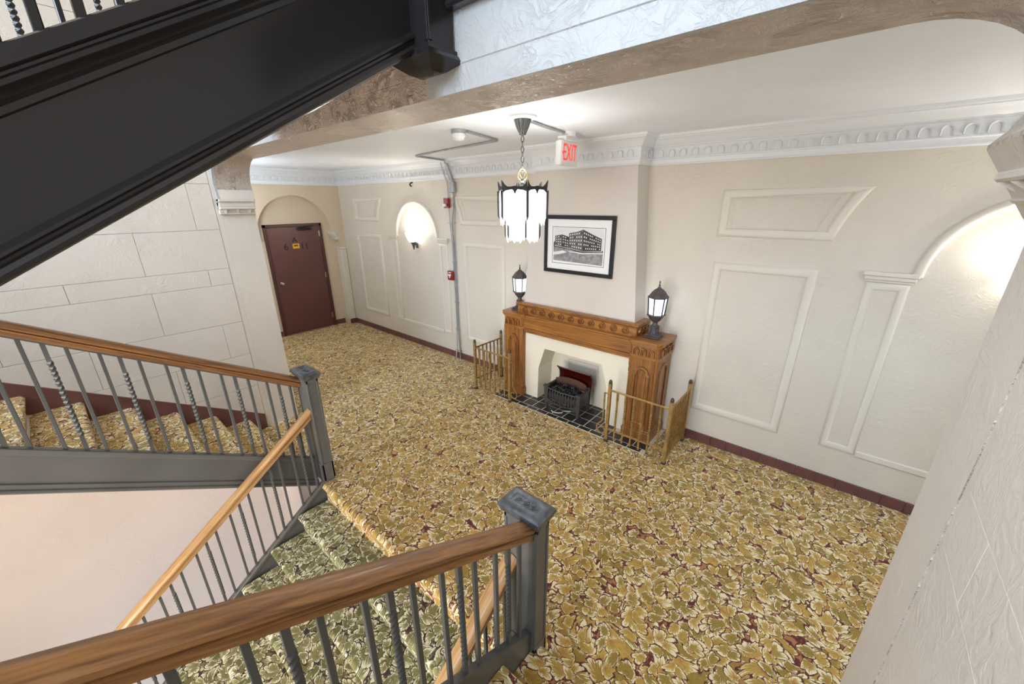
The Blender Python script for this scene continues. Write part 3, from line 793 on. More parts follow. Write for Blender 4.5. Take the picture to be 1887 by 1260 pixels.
# ================================================================== DOOR
def text_mesh(txt, size, depth=0.002):
    cu = bpy.data.curves.new('lettering', 'FONT'); cu.body = txt; cu.size = size; cu.extrude = depth; cu.align_x = 'CENTER'; cu.align_y = 'CENTER'
    ob = bpy.data.objects.new('lettering', cu); COL.objects.link(ob)
    bpy.context.view_layer.update()
    dg = bpy.context.evaluated_depsgraph_get()
    me = bpy.data.meshes.new_from_object(ob.evaluated_get(dg))
    bpy.data.objects.remove(ob); bpy.data.curves.remove(cu)
    return me
def put_text(txt, size, loc, rotz, mat, parent, name, depth=0.002, sx=1.0):
    """upright lettering; rotz turns the reading direction"""
    me = text_mesh(txt, size, depth); me.materials.clear(); me.materials.append(M[mat])
    o = bpy.data.objects.new(name, me); COL.objects.link(o)
    o.rotation_euler = (R(90), 0, rotz); o.scale = (sx, 1, 1)
    o.parent = parent; o.location = Vector(loc) - parent.location
    return o
DX = -0.18
door = bpy.data.objects.new('door_1', None); COL.objects.link(door); door.location = (DX, -0.91, 0)
struct(door, 'dark oxblood metal door numbered 6 A 11 in the arched recess')
d0, d1, dz = -1.455, -0.385, 2.13
for a, b, c, d in ((d0, d0+0.055, 0, dz), (d1-0.055, d1, 0, dz), (d0, d1, dz-0.055, dz)):
    m = MB(); m.cbox(DX, DX+0.035, a, b, c, d, 0.006); rel(m.build('door_frame', 'door_frame'), door)
m = MB(); m.cbox(DX+0.004, DX+0.018, d0+0.058, d1-0.058, 0.012, dz-0.058, 0.002); leaf = rel(m.build('door_leaf', 'door'), door)
m = MB(); m.lathe([(0.0005, 0), (0.030, 0), (0.030, 0.006), (0.012, 0.012), (0.011, 0.035), (0.022, 0.042), (0.029, 0.055), (0.026, 0.068), (0.012, 0.074), (0.0005, 0.075)], 0, 0, 20)
k = m.build('door_knob', 'chrome', door); k.rotation_euler = (0, R(90), 0); k.location = (0.018, -1.315+0.91, 1.04)
for z in (1.93, 1.10, 0.24):
    m = MB(); m.lathe([(0.0005, 0), (0.007, 0), (0.007, 0.11), (0.0005, 0.11)], 0, 0, 10); m.box(-0.004, 0.002, -0.02, 0.02, 0, 0.11)
    o = m.build('hinge', 'chrome', door); o.location = (0.026, d1-0.058+0.91, z-0.055)
m = MB(); m.cbox(DX-0.01, DX+0.05, d0+0.05, d1-0.05, 0.0, 0.012, 0.003); rel(m.build('threshold', 'brass'), door)
# overhead closer
cl = MB(); cl.cbox(DX+0.018, DX+0.065, -0.86, -0.60, 2.005, 2.05, 0.008); c0 = rel(cl.build('door_closer', 'black_print'), door)
m = MB(); m.tube([(DX+0.05, -0.84, 2.055), (DX+0.09, -0.66, 2.075), (DX+0.04, -0.56, 2.085)], 0.007, 6); m.lathe([(0.0005, 0), (0.014, 0), (0.014, 0.02), (0.0005, 0.02)], DX+0.05, -0.84, 10, z0=2.045)
rel(m.build('closer_arm', 'black_print'), door)
LX = DX + 0.0185
put_text('6', 0.175, (LX, -1.108, 1.71), R(90), 'black_print', door, 'number_6')
put_text('A', 0.15, (LX, -0.935, 1.825), R(90), 'black_print', door, 'letter_a')
put_text('11', 0.17, (LX, -0.768, 1.705), R(90), 'black_print', door, 'number_11')
m = MB(); m.cbox(LX, LX+0.003, -0.99, -0.865, 1.672, 1.765, 0.001); card = rel(m.build('yellow_notice', 'yellow'), door)
m = MB(); m.box(LX+0.003, LX+0.0034, -0.965, -0.89, 1.715, 1.742); o = m.build('printed_block', 'oak_dark', card, smooth=False)

# ================================================================== HEARTH
h = thing('hearth', 'black tiled hearth with cream joints under the fire basket', 'hearth', (5.82, -0.3, 0))
m = MB(); m.box(4.74, 6.88, -0.632, -0.031, -0.02, 0.004); rel(m.build('grout_bed', 'grout', smooth=False), h)
g = 0.012; tw_ = 0.152
ht = None
cols = []; x = 4.745
while x < 6.86: cols.append((x, min(x+tw_, 6.876))); x += tw_
rows = [(-0.628, -0.556), (-0.556, -0.404), (-0.404, -0.252), (-0.252, -0.10), (-0.10, -0.034)]
for ri, (a, b) in enumerate(rows):
    for ci, (p, q) in enumerate(cols):
        if ri >= 2 and (q < 5.2 or p > 6.35): continue
        if q-p < 0.03: continue
        m = MB(); sh = 0.04 if ri == 0 else 0.0
        pp, qq = (max(4.745, p-sh), q-sh) if ri == 0 else (p, q)
        m.cbox(pp+g/2, qq-g/2, a+g/2, b-g/2, -0.01, 0.007, 0.002); rel(m.build('tile', 'hearth_tile'), h)

# ================================================================== OAK MANTEL
mt = thing('fireplace_mantel', 'carved golden oak mantel with arcaded pillars and a frieze of discs', 'mantel', (5.79, -0.3, 0))
FY = -0.375
def part(m, name, mat, parent=mt, **k):
    o = m.build(name, mat, None, **k)
    if parent is mt: rel(o, mt)
    else: o.parent = parent
    return o
# lintel board with moulded lower edge
m = MB(); m.cbox(5.06, 6.52, FY, -0.02, 0.965, 1.135, 0.004); part(m, 'lintel', 'oak_x')
m = MB(); m.prism([(FY, 0.965), (FY-0.010, 0.962), (FY-0.016, 0.952), (FY-0.010, 0.944), (FY-0.004, 0.940), (FY-0.004, 0.922), (FY+0.010, 0.918), (FY+0.010, 0.905), (-0.03, 0.905), (-0.03, 0.965)], 5.06, 6.52, 'x'); part(m, 'lintel_moulding', 'oak_x', angle=30)
m = MB(); m.cbox(5.02, 6.56, FY-0.006, FY+0.01, 1.110, 1.135, 0.006); part(m, 'lintel_moulding', 'oak_x')
# frieze box round the foot of the breast
fx0, fx1, fy = 4.925, 6.545, -0.325
m = MB(); m.cbox(fx0, fx1, fy, -0.01, 1.135, 1.262, 0.004); fr = part(m, 'frieze', 'oak_x')
m = MB(); m.prism([(fy, 1.238), (fy-0.008, 1.244), (fy-0.016, 1.256), (fy-0.016, 1.268), (fy-0.010, 1.274), (-0.005, 1.274), (-0.005, 1.238)], fx0-0.014, fx1+0.014, 'x'); part(m, 'frieze_cap', 'oak_x', angle=30)
m = MB(); m.cbox(fx0-0.004, fx1+0.004, fy-0.006, -0.008, 1.128, 1.146, 0.005); part(m, 'frieze_base', 'oak_x')
for xx in (fx0+0.004, fx1-0.050):
    m = MB(); m.cbox(xx, xx+0.046, fy-0.006, fy+0.004, 1.146, 1.238, 0.004); part(m, 'frieze_block', 'oak_x')
def disc(r):
    m = MB(); m.lathe([(0.0005, 0.022), (r*0.16, 0.020), (r*0.22, 0.006), (r*0.36, 0.006), (r*0.42, 0.020), (r*0.50, 0.020), (r*0.58, 0.005), (r*0.74, 0.005), (r*0.80, 0.022), (r*0.93, 0.020), (r, 0.004), (r, -0.004), (0.0005, -0.004)][::-1], 0, 0, 20); return m
D = disc(0.040); d0_ = D.build('frieze_disc', 'oak_x', angle=30); nD = 11
for i in range(nD):
    x = fx0+0.125 + (fx1-fx0-0.25)*i/(nD-1)
    o = d0_ if i == 0 else inst(d0_, 'frieze_disc')
    o.parent = mt; o.rotation_euler = (R(90), 0, 0); o.location = Vector((x, fy, 1.192)) - mt.location
for i in range(3):
    o = inst(d0_, 'frieze_disc'); o.parent = mt; o.rotation_euler = (R(90), 0, R(90)); o.location = Vector((fx1, -0.08-i*0.085, 1.192)) - mt.location
# pillars
def oct_prism(x0, x1, y0, y1, z0, z1, ch, m=None):
    m = m or MB(); m.prism([(x0, y1), (x0, y0+ch), (x0+ch, y0), (x1-ch, y0), (x1, y0+ch), (x1, y1)], z0, z1, 'z'); return m
def arch_ring(w, h_, t, d, n=10):
    """upright round-headed moulding: width w, leg height h_, thickness t, projecting d along -y"""
    r1, r0 = w/2, w/2-t
    po = [(-r1, 0)] + [(r1*math.cos(R(180-18*i)), h_+r1*math.sin(R(180-18*i))) for i in range(11)] + [(r1, 0)]
    pi = [(-r0, 0)] + [(r0*math.cos(R(180-18*i)), h_+r0*math.sin(R(180-18*i))) for i in range(11)] + [(r0, 0)]
    k = len(po); m = MB()
    vs = [(x, 0, z) for x, z in po] + [(x, -d, z) for x, z in po] + [(x, -d, z) for x, z in pi] + [(x, 0, z) for x, z in pi]
    fs = [(j*k+i, j*k+i+1, (j+1)*k+i+1, (j+1)*k+i) for j in range(3) for i in range(k-1)]
    fs += [(0, k, 2*k, 3*k), (k-1, 2*k-1, 3*k-1, 4*k-1)]
    m.add(vs, fs); return m
def pillar(x0, x1):
    cx = (x0+x1)/2; py = -0.415
    m = MB(); m.box(x0+0.012, x1-0.012, py+0.012, -0.01, 0.0, 0.10); oct_prism(x0+0.02, x1-0.02, py+0.016, -0.01, 0.10, 0.955, 0.03, m); part(m, 'pillar_body', 'oak_z', angle=20)
    m = MB(); m.cbox(x0+0.004, x1-0.004, py+0.004, -0.012, 0.0, 0.105, 0.006); m.cbox(x0+0.010, x1-0.010, py+0.010, -0.012, 0.105, 0.125, 0.008); part(m, 'pillar_plinth', 'oak_z')
    m = oct_prism(x0+0.006, x1-0.006, py, -0.01, 0.955, 0.985, 0.035); part(m, 'pillar_necking', 'oak_x', angle=20)
    m = oct_prism(x0+0.012, x1-0.012, py+0.006, -0.01, 0.985, 1.095, 0.035); part(m, 'capital', 'oak_z', angle=20)
    m = oct_prism(x0, x1, py-0.012, -0.01, 1.095, 1.118, 0.04); oct_prism(x0-0.012, x1+0.012, py-0.026, -0.008, 1.118, 1.150, 0.045, m); part(m, 'pillar_cap', 'oak_x', angle=20)
    # arcade of three arches on front and outer faces
    w = (x1-x0-0.10)/3
    for i in range(3):
        o = part(arch_ring(w*0.80, 0.046, w*0.13, 0.020), 'capital_arch', 'oak_z'); o.location = Vector((x0+0.05+w*(i+0.5), py+0.006, 0.990)) - mt.location
        m = arch_ring(w*0.42, 0.042, w*0.10, 0.016); o = part(m, 'capital_arch', 'oak_z'); o.location = Vector((x0+0.05+w*(i+0.5), py+0.006, 0.990)) - mt.location
    for s, xx in ((-1, x0+0.012), (1, x1-0.012)):
        for i in range(3):
            o = part(arch_ring(0.085, 0.046, 0.012, 0.018), 'capital_arch', 'oak_z'); o.rotation_euler = (0, 0, R(90)*s); o.location = Vector((xx, -0.09-i*0.105, 0.990)) - mt.location
        # side arch panel
        o = part(arch_ring(0.20, 0.53, 0.022, 0.012), 'side_panel_moulding', 'oak_z'); o.rotation_euler = (0, 0, R(90)*s); o.location = Vector((x1-0.02 if s > 0 else x0+0.02, -0.20, 0.25)) - mt.location
    # front panel: sunk field with round arch and shoulders
    fyp = py+0.016
    o = part(arch_ring(0.150, 0.0, 0.026, 0.022), 'panel_arch', 'oak_z'); o.location = Vector((cx, fyp, 0.790)) - mt.location
    o = part(arch_ring(0.078, 0.0, 0.016, 0.016), 'panel_arch', 'oak_z'); o.location = Vector((cx, fyp, 0.790)) - mt.location
    m = MB()
    for s in (-1, 1):
        m.box(cx+s*0.062-0.014 if s > 0 else cx-0.090, cx+0.090 if s > 0 else cx-0.048, fyp-0.014, fyp, 0.768, 0.792)
    part(m, 'panel_shoulder', 'oak_z', smooth=False)
    for s in (-1, 1):
        m = MB(); a, b = sorted((cx+s*0.066, cx+s*0.090)); m.cbox(a, b, fyp-0.018, fyp+0.001, 0.20, 0.770, 0.005); part(m, 'panel_stile', 'oak_z')
        m = MB(); a, b = sorted((cx+s*0.040, cx+s*0.050)); m.cbox(a, b, fyp-0.012, fyp+0.001, 0.21, 0.770, 0.003); part(m, 'panel_stile', 'oak_z')
    m = MB(); m.cbox(cx-0.090, cx+0.090, fyp-0.014, fyp+0.001, 0.185, 0.210, 0.006); part(m, 'panel_sill', 'oak_z')
    # turned corner colonnettes
    cp = [(0.0005, 0), (0.018, 0), (0.018, 0.03), (0.011, 0.04), (0.016, 0.055), (0.010, 0.07), (0.011, 0.24), (0.017, 0.26), (0.012, 0.275), (0.018, 0.30), (0.012, 0.325), (0.017, 0.34), (0.011, 0.36), (0.011, 0.60), (0.016, 0.615), (0.010, 0.63), (0.018, 0.66), (0.014, 0.70), (0.019, 0.73), (0.019, 0.826), (0.0005, 0.826)]
    for xx in (x0+0.030, x1-0.030):
        m = MB(); m.lathe(cp, xx, py+0.030, 12, z0=0.128); part(m, 'colonnette', 'oak_z', angle=40)
pillar(4.735, 5.085); pillar(6.505, 6.845)

# ================================================================== LANTERNS
def lantern(label, x, y, z):
    root = thing('table_lantern', label, 'lantern', (x, y, z), 'lanterns on the mantel pillars')
    m = MB(); m.cbox(-0.078, 0.078, -0.078, 0.078, 0, 0.018, 0.006); m.cbox(-0.070, 0.070, -0.070, 0.070, 0.018, 0.034, 0.010); m.build('base_plate', 'lantern', root)
    m = MB(); m.lathe([(0.0005, 0.03), (0.062, 0.03), (0.048, 0.045), (0.040, 0.060), (0.040, 0.110), (0.046, 0.114), (0.046, 0.124), (0.034, 0.128), (0.026, 0.145), (0.024, 0.158), (0.0005, 0.158)], 0, 0, 12)
    for i in range(12):
        a = 2*math.pi*i/12; m.tube([(0.062*math.cos(a), 0.062*math.sin(a), 0.036), (0.043*math.cos(a), 0.043*math.sin(a), 0.06), (0.042*math.cos(a), 0.042*math.sin(a), 0.108)], 0.005, 5)
    m.build('fluted_stem', 'lantern', root)
    A0 = R(30)
    def hexp(prof, name, mat, seg=6):
        m = MB(); m.lathe(prof, 0, 0, seg, a0=A0); return m.build(name, mat, root, angle=25)
    hexp([(0.0005, 0.155), (0.022, 0.155), (0.034, 0.165), (0.060, 0.195), (0.078, 0.225), (0.094, 0.236), (0.094, 0.246), (0.070, 0.248), (0.0005, 0.248)], 'cup', 'lantern')
    hexp([(0.0005, 0.418), (0.070, 0.418), (0.098, 0.416), (0.104, 0.424), (0.104, 0.432), (0.088, 0.446), (0.066, 0.480), (0.046, 0.500), (0.028, 0.512), (0.018, 0.520), (0.012, 0.530), (0.0005, 0.530)], 'roof', 'lantern')
    m = MB(); m.lathe([(0.0005, 0.525), (0.010, 0.526), (0.007, 0.535), (0.012, 0.543), (0.007, 0.551), (0.005, 0.565), (0.008, 0.575), (0.004, 0.588), (0.0005, 0.595)], 0, 0, 10); m.build('finial', 'lantern', root)
    for i in range(6):
        a = A0 + i*math.pi/3; b = a + math.pi/3
        p0 = Vector((0.080*math.cos(a), 0.080*math.sin(a), 0.247)); p1 = Vector((0.094*math.cos(a), 0.094*math.sin(a), 0.420))
        m = MB(); m.tube([p0, p1], 0.0065, 6); m.build('glazing_bar', 'rod', root)
        q0 = Vector((0.073*math.cos(b), 0.073*math.sin(b), 0.248)); q1 = Vector((0.087*math.cos(b), 0.087*math.sin(b), 0.419))
        r0 = Vector((0.073*math.cos(a), 0.073*math.sin(a), 0.248)); r1 = Vector((0.087*math.cos(a), 0.087*math.sin(a), 0.419))
        n = (q0-r0).cross(r1-r0).normalized()*0.002
        m = MB(); m.add([r0, q0, q1, r1, r0-n, q0-n, q1-n, r1-n], [(0,1,2,3),(7,6,5,4),(0,4,5,1),(1,5,6,2),(2,6,7,3),(3,7,4,0)]); m.build('pane', 'lamp_glass', root, smooth=False)
    return root
lantern('bronze lantern with lit panes on the mantel pillar nearer the door', 4.885, -0.235, 1.150)
lantern('bronze lantern with lit panes on the mantel pillar nearer the camera', 6.690, -0.225, 1.150)

# ================================================================== FIRE BASKET
fb_ = thing('fire_basket', 'black iron electric fire basket with coals and a red reflector', 'fireplace heater', (5.745, -0.33, 0.007))
def fpart(m, name, mat, **k): return rel(m.build(name, mat, None, **k), fb_)
bx0, bx1, by0, by1 = 5.495, 5.995, -0.475, -0.21
for x in (bx0, bx1):
    m = MB(); s = 1 if x == bx0 else -1
    m.add([(x, by0, 0.007), (x+s*0.035, by0, 0.007), (x+s*0.035, by0+0.03, 0.007), (x, by0+0.03, 0.007), (x-s*0.012, by0-0.006, 0.30), (x+s*0.05, by0-0.006, 0.30), (x+s*0.05, by0+0.03, 0.30), (x-s*0.012, by0+0.03, 0.30)],
          [(0,3,2,1),(4,5,6,7),(0,1,5,4),(1,2,6,5),(2,3,7,6),(3,0,4,7)])
    m.cbox(min(x-s*0.022, x+s*0.055), max(x-s*0.022, x+s*0.055), by0-0.014, by0+0.038, 0.30, 0.325, 0.004); fpart(m, 'front_leg', 'iron')
    m = MB(); m.cbox(min(x, x+s*0.03), max(x, x+s*0.03), by1-0.03, by1, 0.007, 0.34, 0.004); fpart(m, 'rear_leg', 'iron')
    m = MB(); m.cbox(min(x, x+s*0.014), max(x, x+s*0.014), by0+0.02, by1, 0.14, 0.30, 0.004); m.cbox(min(x-s*.006, x+s*0.022), max(x-s*.006, x+s*0.022), by0+0.02, by1, 0.295, 0.318, 0.005); fpart(m, 'side_panel', 'iron')
# front apron with arched foot
ap = [(bx0+0.02, 0.10), (bx0+0.05, 0.085)] + [(5.745 + 0.20*math.cos(R(180-15*i)), 0.055 + 0.055*math.sin(R(15*i))) for i in range(13)] + [(bx1-0.05, 0.085), (bx1-0.02, 0.10), (bx1-0.02, 0.15)] + [(5.745+0.225*math.cos(R(15*i)), 0.185 - 0.065*math.sin(R(15*i))) for i in range(13)] + [(bx0+0.02, 0.15)]
m = MB(); m.prism(ap, by0, by0+0.014, 'y'); fpart(m, 'apron', 'iron', angle=30)
for s in (-1, 1):
    pts = []
    for i in range(26):
        a = R(s*i*26); rr = 0.034*(1-i/32); pts.append((5.745+s*0.165+rr*math.cos(a), by0-0.004, 0.105+rr*math.sin(a)))
    m = MB(); m.tube(pts, 0.005, 5); fpart(m, 'apron_scroll', 'iron')
m = MB(); m.tube([(bx0+0.02, by0-0.004, 0.300), (5.745, by0-0.028, 0.300), (bx1-0.02, by0-0.004, 0.300)], 0.008, 6); fpart(m, 'grate_rail', 'iron')
m = MB(); m.tube([(5.745+0.23*math.cos(R(180+15*i)), by0-0.006-0.018*math.sin(R(15*i)), 0.20+0.085*math.sin(R(180+15*i))) for i in range(13)], 0.008, 6); fpart(m, 'grate_rail', 'iron')
for i in range(11):
    x = bx0+0.055 + (bx1-bx0-0.11)*i/10; t = (x-5.745)/0.23
    zb = 0.20 - 0.085*math.sqrt(max(0, 1-t*t)); yb = by0-0.010-0.016*(1-t*t)
    m = MB(); m.tube([(x, yb, zb), (x, yb-0.006, 0.24), (x, yb, 0.30)], 0.0065, 6); fpart(m, 'grate_bar', 'iron')
m = MB(); m.box(bx0+0.02, bx1-0.02, by0+0.012, by1, 0.16, 0.24); fpart(m, 'coal_tray', 'iron', smooth=False)
# coals
m = MB()
for i in range(85):
    bm = bmesh.new(); bmesh.ops.create_icosphere(bm, subdivisions=1, radius=1.0)
    for v in bm.verts: v.co *= random.uniform(0.65, 1.15)
    s = random.uniform(0.016, 0.034); x = random.uniform(bx0+0.05, bx1-0.05); y = random.uniform(by0+0.02, by1-0.05)
    z = 0.25 + 0.045*(1-((x-5.745)/0.22)**2) + random.uniform(-0.01, 0.02)
    m.bm(bm, 0, Matrix.Translation((x, y, z)) @ Matrix.Rotation(random.uniform(0, 6), 4, 'Z') @ Matrix.Diagonal((s, s*random.uniform(.6, 1), s*random.uniform(.6, .9), 1)))
o = fpart(m, 'coals', 'coal', smooth=False); o['kind'] = 'stuff'
# arched back rim and curved red reflector
m = MB(); ar_ = [(bx0+0.03, 0.335)] + [(5.745 + 0.215*math.cos(R(180-15*i)), 0.345 + 0.055*math.sin(R(15*i))) for i in range(13)] + [(bx1-0.03, 0.335), (bx1-0.03, 0.28), (bx0+0.03, 0.28)]
m.prism(ar_, by1-0.045, by1-0.030, 'y'); fpart(m, 'back_rim', 'copper_trim', angle=30)
prof = [(by1-0.005, 0.27), (by1+0.015, 0.33), (by1+0.022, 0.39), (by1+0.012, 0.45), (by1-0.020, 0.495), (by1-0.040, 0.510)]
m = MB(); n = len(prof)
vs = [(bx0+0.04, y, z) for y, z in prof] + [(bx1+0.005, y, z) for y, z in prof] + [(bx0+0.04, y+0.010, z+0.004) for y, z in prof] + [(bx1+0.005, y+0.010, z+0.004) for y, z in prof]
fs = [(i, i+1, n+i+1, n+i) for i in range(n-1)] + [(2*n+i, 3*n+i, 3*n+i+1, 2*n+i+1) for i in range(n-1)] + [(n-1, 2*n-1, 4*n-1, 3*n-1), (0, 2*n, 3*n, n)]
m.add(vs, fs); fpart(m, 'reflector', 'copper', angle=50)
for xx in (bx0+0.036, bx1+0.009):
    m = MB(); m.tube([(xx, y-0.004, z) for y, z in prof] + [(xx, by1-0.048, 0.522)], 0.009, 6); fpart(m, 'reflector_bracket', 'iron')
m = MB(); m.tube([(bx0+0.03, by1-0.042, 0.513), (bx1+0.012, by1-0.042, 0.513)], 0.007, 6); fpart(m, 'reflector_edge', 'copper_trim')
m = MB(); m.tube([(5.62, -0.50, 0.012), (5.66, -0.52, 0.012), (5.72, -0.50, 0.012), (5.76, -0.47, 0.016), (5.74, -0.42, 0.012), (5.86, -0.34, 0.012)], 0.006, 6); fpart(m, 'power_cord', 'cord')

# ================================================================== BRASS FENDERS
def fender(label, xc, xe, wing_sign):
    """xc: outer corner post, xe: inner end post; wing runs back to the wall from the corner"""
    yf, yb = -0.652, -0.115
    root = thing('hearth_fender', label, 'fender', (xc, yf, 0), 'brass corner fenders on the hearth')
    def fp(m, name, mat, **k): return rel(m.build(name, mat, None, **k), root)
    for (x, y) in ((xc, yf), (xe, yf), (xc, yb)):
        m = MB(); m.cbox(x-0.017, x+0.017, y-0.017, y+0.017, 0.0, 0.70, 0.004); p = fp(m, 'post', 'brass')
        m = MB(); m.lathe([(0.0005, 0.695), (0.019, 0.695), (0.019, 0.705), (0.016, 0.709), (0.018, 0.718), (0.015, 0.730), (0.008, 0.738), (0.0005, 0.740)], x, y, 12); o = fp(m, 'post_cap', 'brass_cap')
        m = MB(); m.cbox(x-0.021, x+0.021, y-0.021, y+0.021, 0.0, 0.03, 0.005); fp(m, 'post_foot', 'brass_cap')
    a, b = sorted((xc, xe))
    tw = bar_mesh(0.60, 0.0155, 3.2); tme = None
    for z in (0.620, 0.155):
        m = MB(); m.cbox(a, b, yf-0.006, yf+0.006, z-0.010, z+0.010, 0.002); fp(m, 'cross_rail', 'brass')
        m = MB(); m.cbox(xc-0.006, xc+0.006, yf, yb, z-0.010, z+0.010, 0.002); fp(m, 'cross_rail', 'brass')
    t0_ = None
    spots = [(a + (b-a)*(i+1)/7, yf) for i in range(6)] + [(xc, yf + (yb-yf)*(i+1)/7) for i in range(6)]
    for x, y in spots:
        if t0_ is None: t0_ = fp(bar_mesh(0.565, 0.0165, 3.2), 'twisted_bar', 'brass', angle=50); t0_.location = Vector((x, y, 0.05)) - root.location
        else: inst(t0_, 'twisted_bar', Vector((x, y, 0.05)) - root.location, root)
    # scrolled end bar beside the inner post
    s = 1 if xe > xc else -1
    P = [(xe+s*0.005, 0.575), (xe+s*0.055, 0.575), (xe+s*0.055, 0.30), (xe+s*0.058, 0.245), (xe+s*0.085, 0.205), (xe+s*0.115, 0.170)]
    for i in range(15):
        t = R(20 - i*24); rr = 0.062*(1 - i/24); P.append((xe+s*(0.062+rr*math.cos(t)), 0.128 + rr*math.sin(t)))
    m = MB(); m.tube([(x, yf, z) for x, z in P], 0.0095, 4); fp(m, 'scroll_bar', 'brass', angle=50)
fender('brass corner fender with twisted bars beside the pillar nearer the door', 4.432, 5.058, -1)
fender('brass corner fender with twisted bars beside the pillar nearer the camera', 7.092, 6.455, 1)

# ================================================================== PICTURE
pc = thing('framed_picture', 'black framed monochrome print of a corner apartment block over the mantel', 'picture', (5.745, -BRD, 1.71))
px0, px1, pz0, pz1, pyy = 5.300, 6.192, 1.708, 2.350, -BRD
fw = 0.042
for a, b, c, d in ((px0, px1, pz0, pz0+fw), (px0, px1, pz1-fw, pz1), (px0, px0+fw, pz0+fw, pz1-fw), (px1-fw, px1, pz0+fw, pz1-fw)):
    m = MB(); m.cbox(a, b, pyy-0.032, pyy-0.001, c, d, 0.005); rel(m.build('frame_side', 'frame'), pc)
m = MB(); m.box(px0+fw-0.004, px1-fw+0.004, pyy-0.014, pyy-0.003, pz0+fw-0.004, pz1-fw+0.004); rel(m.build('mat_board', 'mat', smooth=False), pc)
# the print: outlines laid flat on the paper
qx0, qx1, qz0, qz1 = 5.413, 6.078, 1.822, 2.222
W_, H_ = qx1-qx0, qz1-qz0
def U(u, v): return (qx0+W_*u, qz0+H_*v)
layers = []
def poly(pts, mi, lay):
    y = pyy-0.0142-0.00035*lay
    pm.add([(U(*p)[0], y, U(*p)[1]) for p in pts], [tuple(range(len(pts)))], mi)
pm = MB()
mats = ['ink_black', 'paper', 'ink', 'ink2', 'ink3', 'mat']
poly([(-.008, -.012), (1.008, -.012), (1.008, 1.012), (-.008, 1.012)], 0, 0)
poly([(0, 0), (1, 0), (1, 1), (0, 1)], 5, 1)
poly([(.02, .07), (.98, .03), (.98, .985), (.02, .985)], 1, 2)
poly([(.02, .07), (.98, .03), (.98, .40), (.60, .37), (.30, .43), (.02, .49)], 4, 3)
poly([(.02, .30), (.22, .36), (.30, .32), (.12, .24), (.02, .22)], 1, 4)
poly([(.30, .36), (.60, .33), (.98, .37), (.98, .345), (.60, .30), (.36, .33)], 1, 4)
# smaller block behind: two faces
poly([(.05, .50), (.19, .46), (.19, .80), (.05, .755)], 3, 5); poly([(.19, .46), (.33, .44), (.33, .745), (.19, .80)], 2, 5)
poly([(.02, .46), (.05, .50), (.05, .62), (.02, .56)], 2, 5)
# main block: left face and long right face
poly([(.33, .44), (.60, .375), (.60, .955), (.47, .885), (.33, .845)], 3, 6)
poly([(.60, .375), (.945, .42), (.945, .735), (.78, .835), (.60, .955)], 2, 6)
poly([(.02, .475), (.33, .425), (.60, .36), (.945, .405), (.98, .43), (.98, .40), (.60, .335), (.30, .41), (.02, .455)], 0, 7)
def lerp(a, b, t): return a+(b-a)*t
def grid(c0, c1, c2, c3, nx, ny, mi=1):
    for i in range(nx):
        for j in range(ny):
            u0, u1 = (i+.25)/nx, (i+.72)/nx; v0, v1 = (j+.32)/ny, (j+.74)/ny
            P = []
            for u, v in ((u0, v0), (u1, v0), (u1, v1), (u0, v1)):
                bx_, bz_ = lerp(c0[0], c1[0], u), lerp(c0[1], c1[1], u); tx, tz = lerp(c3[0], c2[0], u), lerp(c3[1], c2[1], u)
                P.append((lerp(bx_, tx, v), lerp(bz_, tz, v)))
            poly(P, mi if (i*3+j*5) % 7 else 0, 8)
grid((.34, .46), (.59, .40), (.59, .92), (.34, .83), 6, 5); grid((.61, .40), (.935, .43), (.935, .72), (.61, .92), 9, 5); grid((.06, .51), (.185, .48), (.185, .78), (.06, .745), 3, 4); grid((.20, .48), (.325, .46), (.325, .73), (.20, .78), 3, 4)
rel(pm.build('print', mats, None, smooth=False, fix=False), pc)

# ================================================================== CHANDELIER
CX, CY = 6.04, -1.615
ch = thing('pendant_light', 'hexagonal opal glass pendant with a spiked dark crown hanging before the mantel', 'pendant light', (CX, CY, 2.18))
def cp_(m, name, mat, **k):
    o = m.build(name, mat, ch, **k); o.location = (0, 0, -2.18); return o
m = MB(); m.lathe([(0.0005, 3.08), (0.105, 3.08), (0.105, 3.066), (0.085, 3.058), (0.0005, 3.056)][::-1], 0, 0, 24); cp_(m, 'ceiling_plate', 'whiteplastic')
m = MB(); m.lathe([(0.0005, 3.060), (0.066, 3.060), (0.060, 3.045), (0.042, 3.005), (0.026, 2.970), (0.018, 2.955), (0.0005, 2.950)][::-1], 0, 0, 16)
for i in range(12):
    a = 2*math.pi*i/12; m.tube([(0.062*math.cos(a), 0.062*math.sin(a), 3.055), (0.043*math.cos(a), 0.043*math.sin(a), 3.005), (0.020*math.cos(a), 0.020*math.sin(a), 2.958)], 0.004, 5)
cp_(m, 'canopy', 'fixture')
def link(L, w, r):
    pts = []
    for i in range(16):
        a = 2*math.pi*i/16; pts.append((w*math.cos(a), 0, (L/2)*math.sin(a)))
    m = MB(); m.tube(pts, r, 5, closed=True); return m
z = 2.945; i = 0
l0 = None
while z > 2.735:
    o = link(0.044, 0.011, 0.0032).build('chain_link', 'fixture', ch) if l0 is None else inst(l0, 'chain_link', parent=ch)
    if l0 is None: l0 = o
    o.location = (0, 0, z-0.016-2.18); o.rotation_euler = (0, 0, R(45 + 90*(i % 2))); z -= 0.035; i += 1
m = MB(); pts = []
for i in range(29):
    t = 2*math.pi*i/28; pts.append((0.034*math.cos(t), 0, 2.688 + 0.040*math.sin(t) - 0.006*abs(math.cos(t))))
m.tube(pts[:-1], 0.004, 6, closed=True)
for s in (-1, 1): m.tube([(0, 0, 2.700), (s*0.012, 0, 2.716), (s*0.024, 0, 2.708), (s*0.022, 0, 2.690), (0, 0, 2.652)], 0.003, 5)
o = cp_(m, 'heart_ring', 'gold_ring'); o.rotation_euler = (0, 0, R(40))
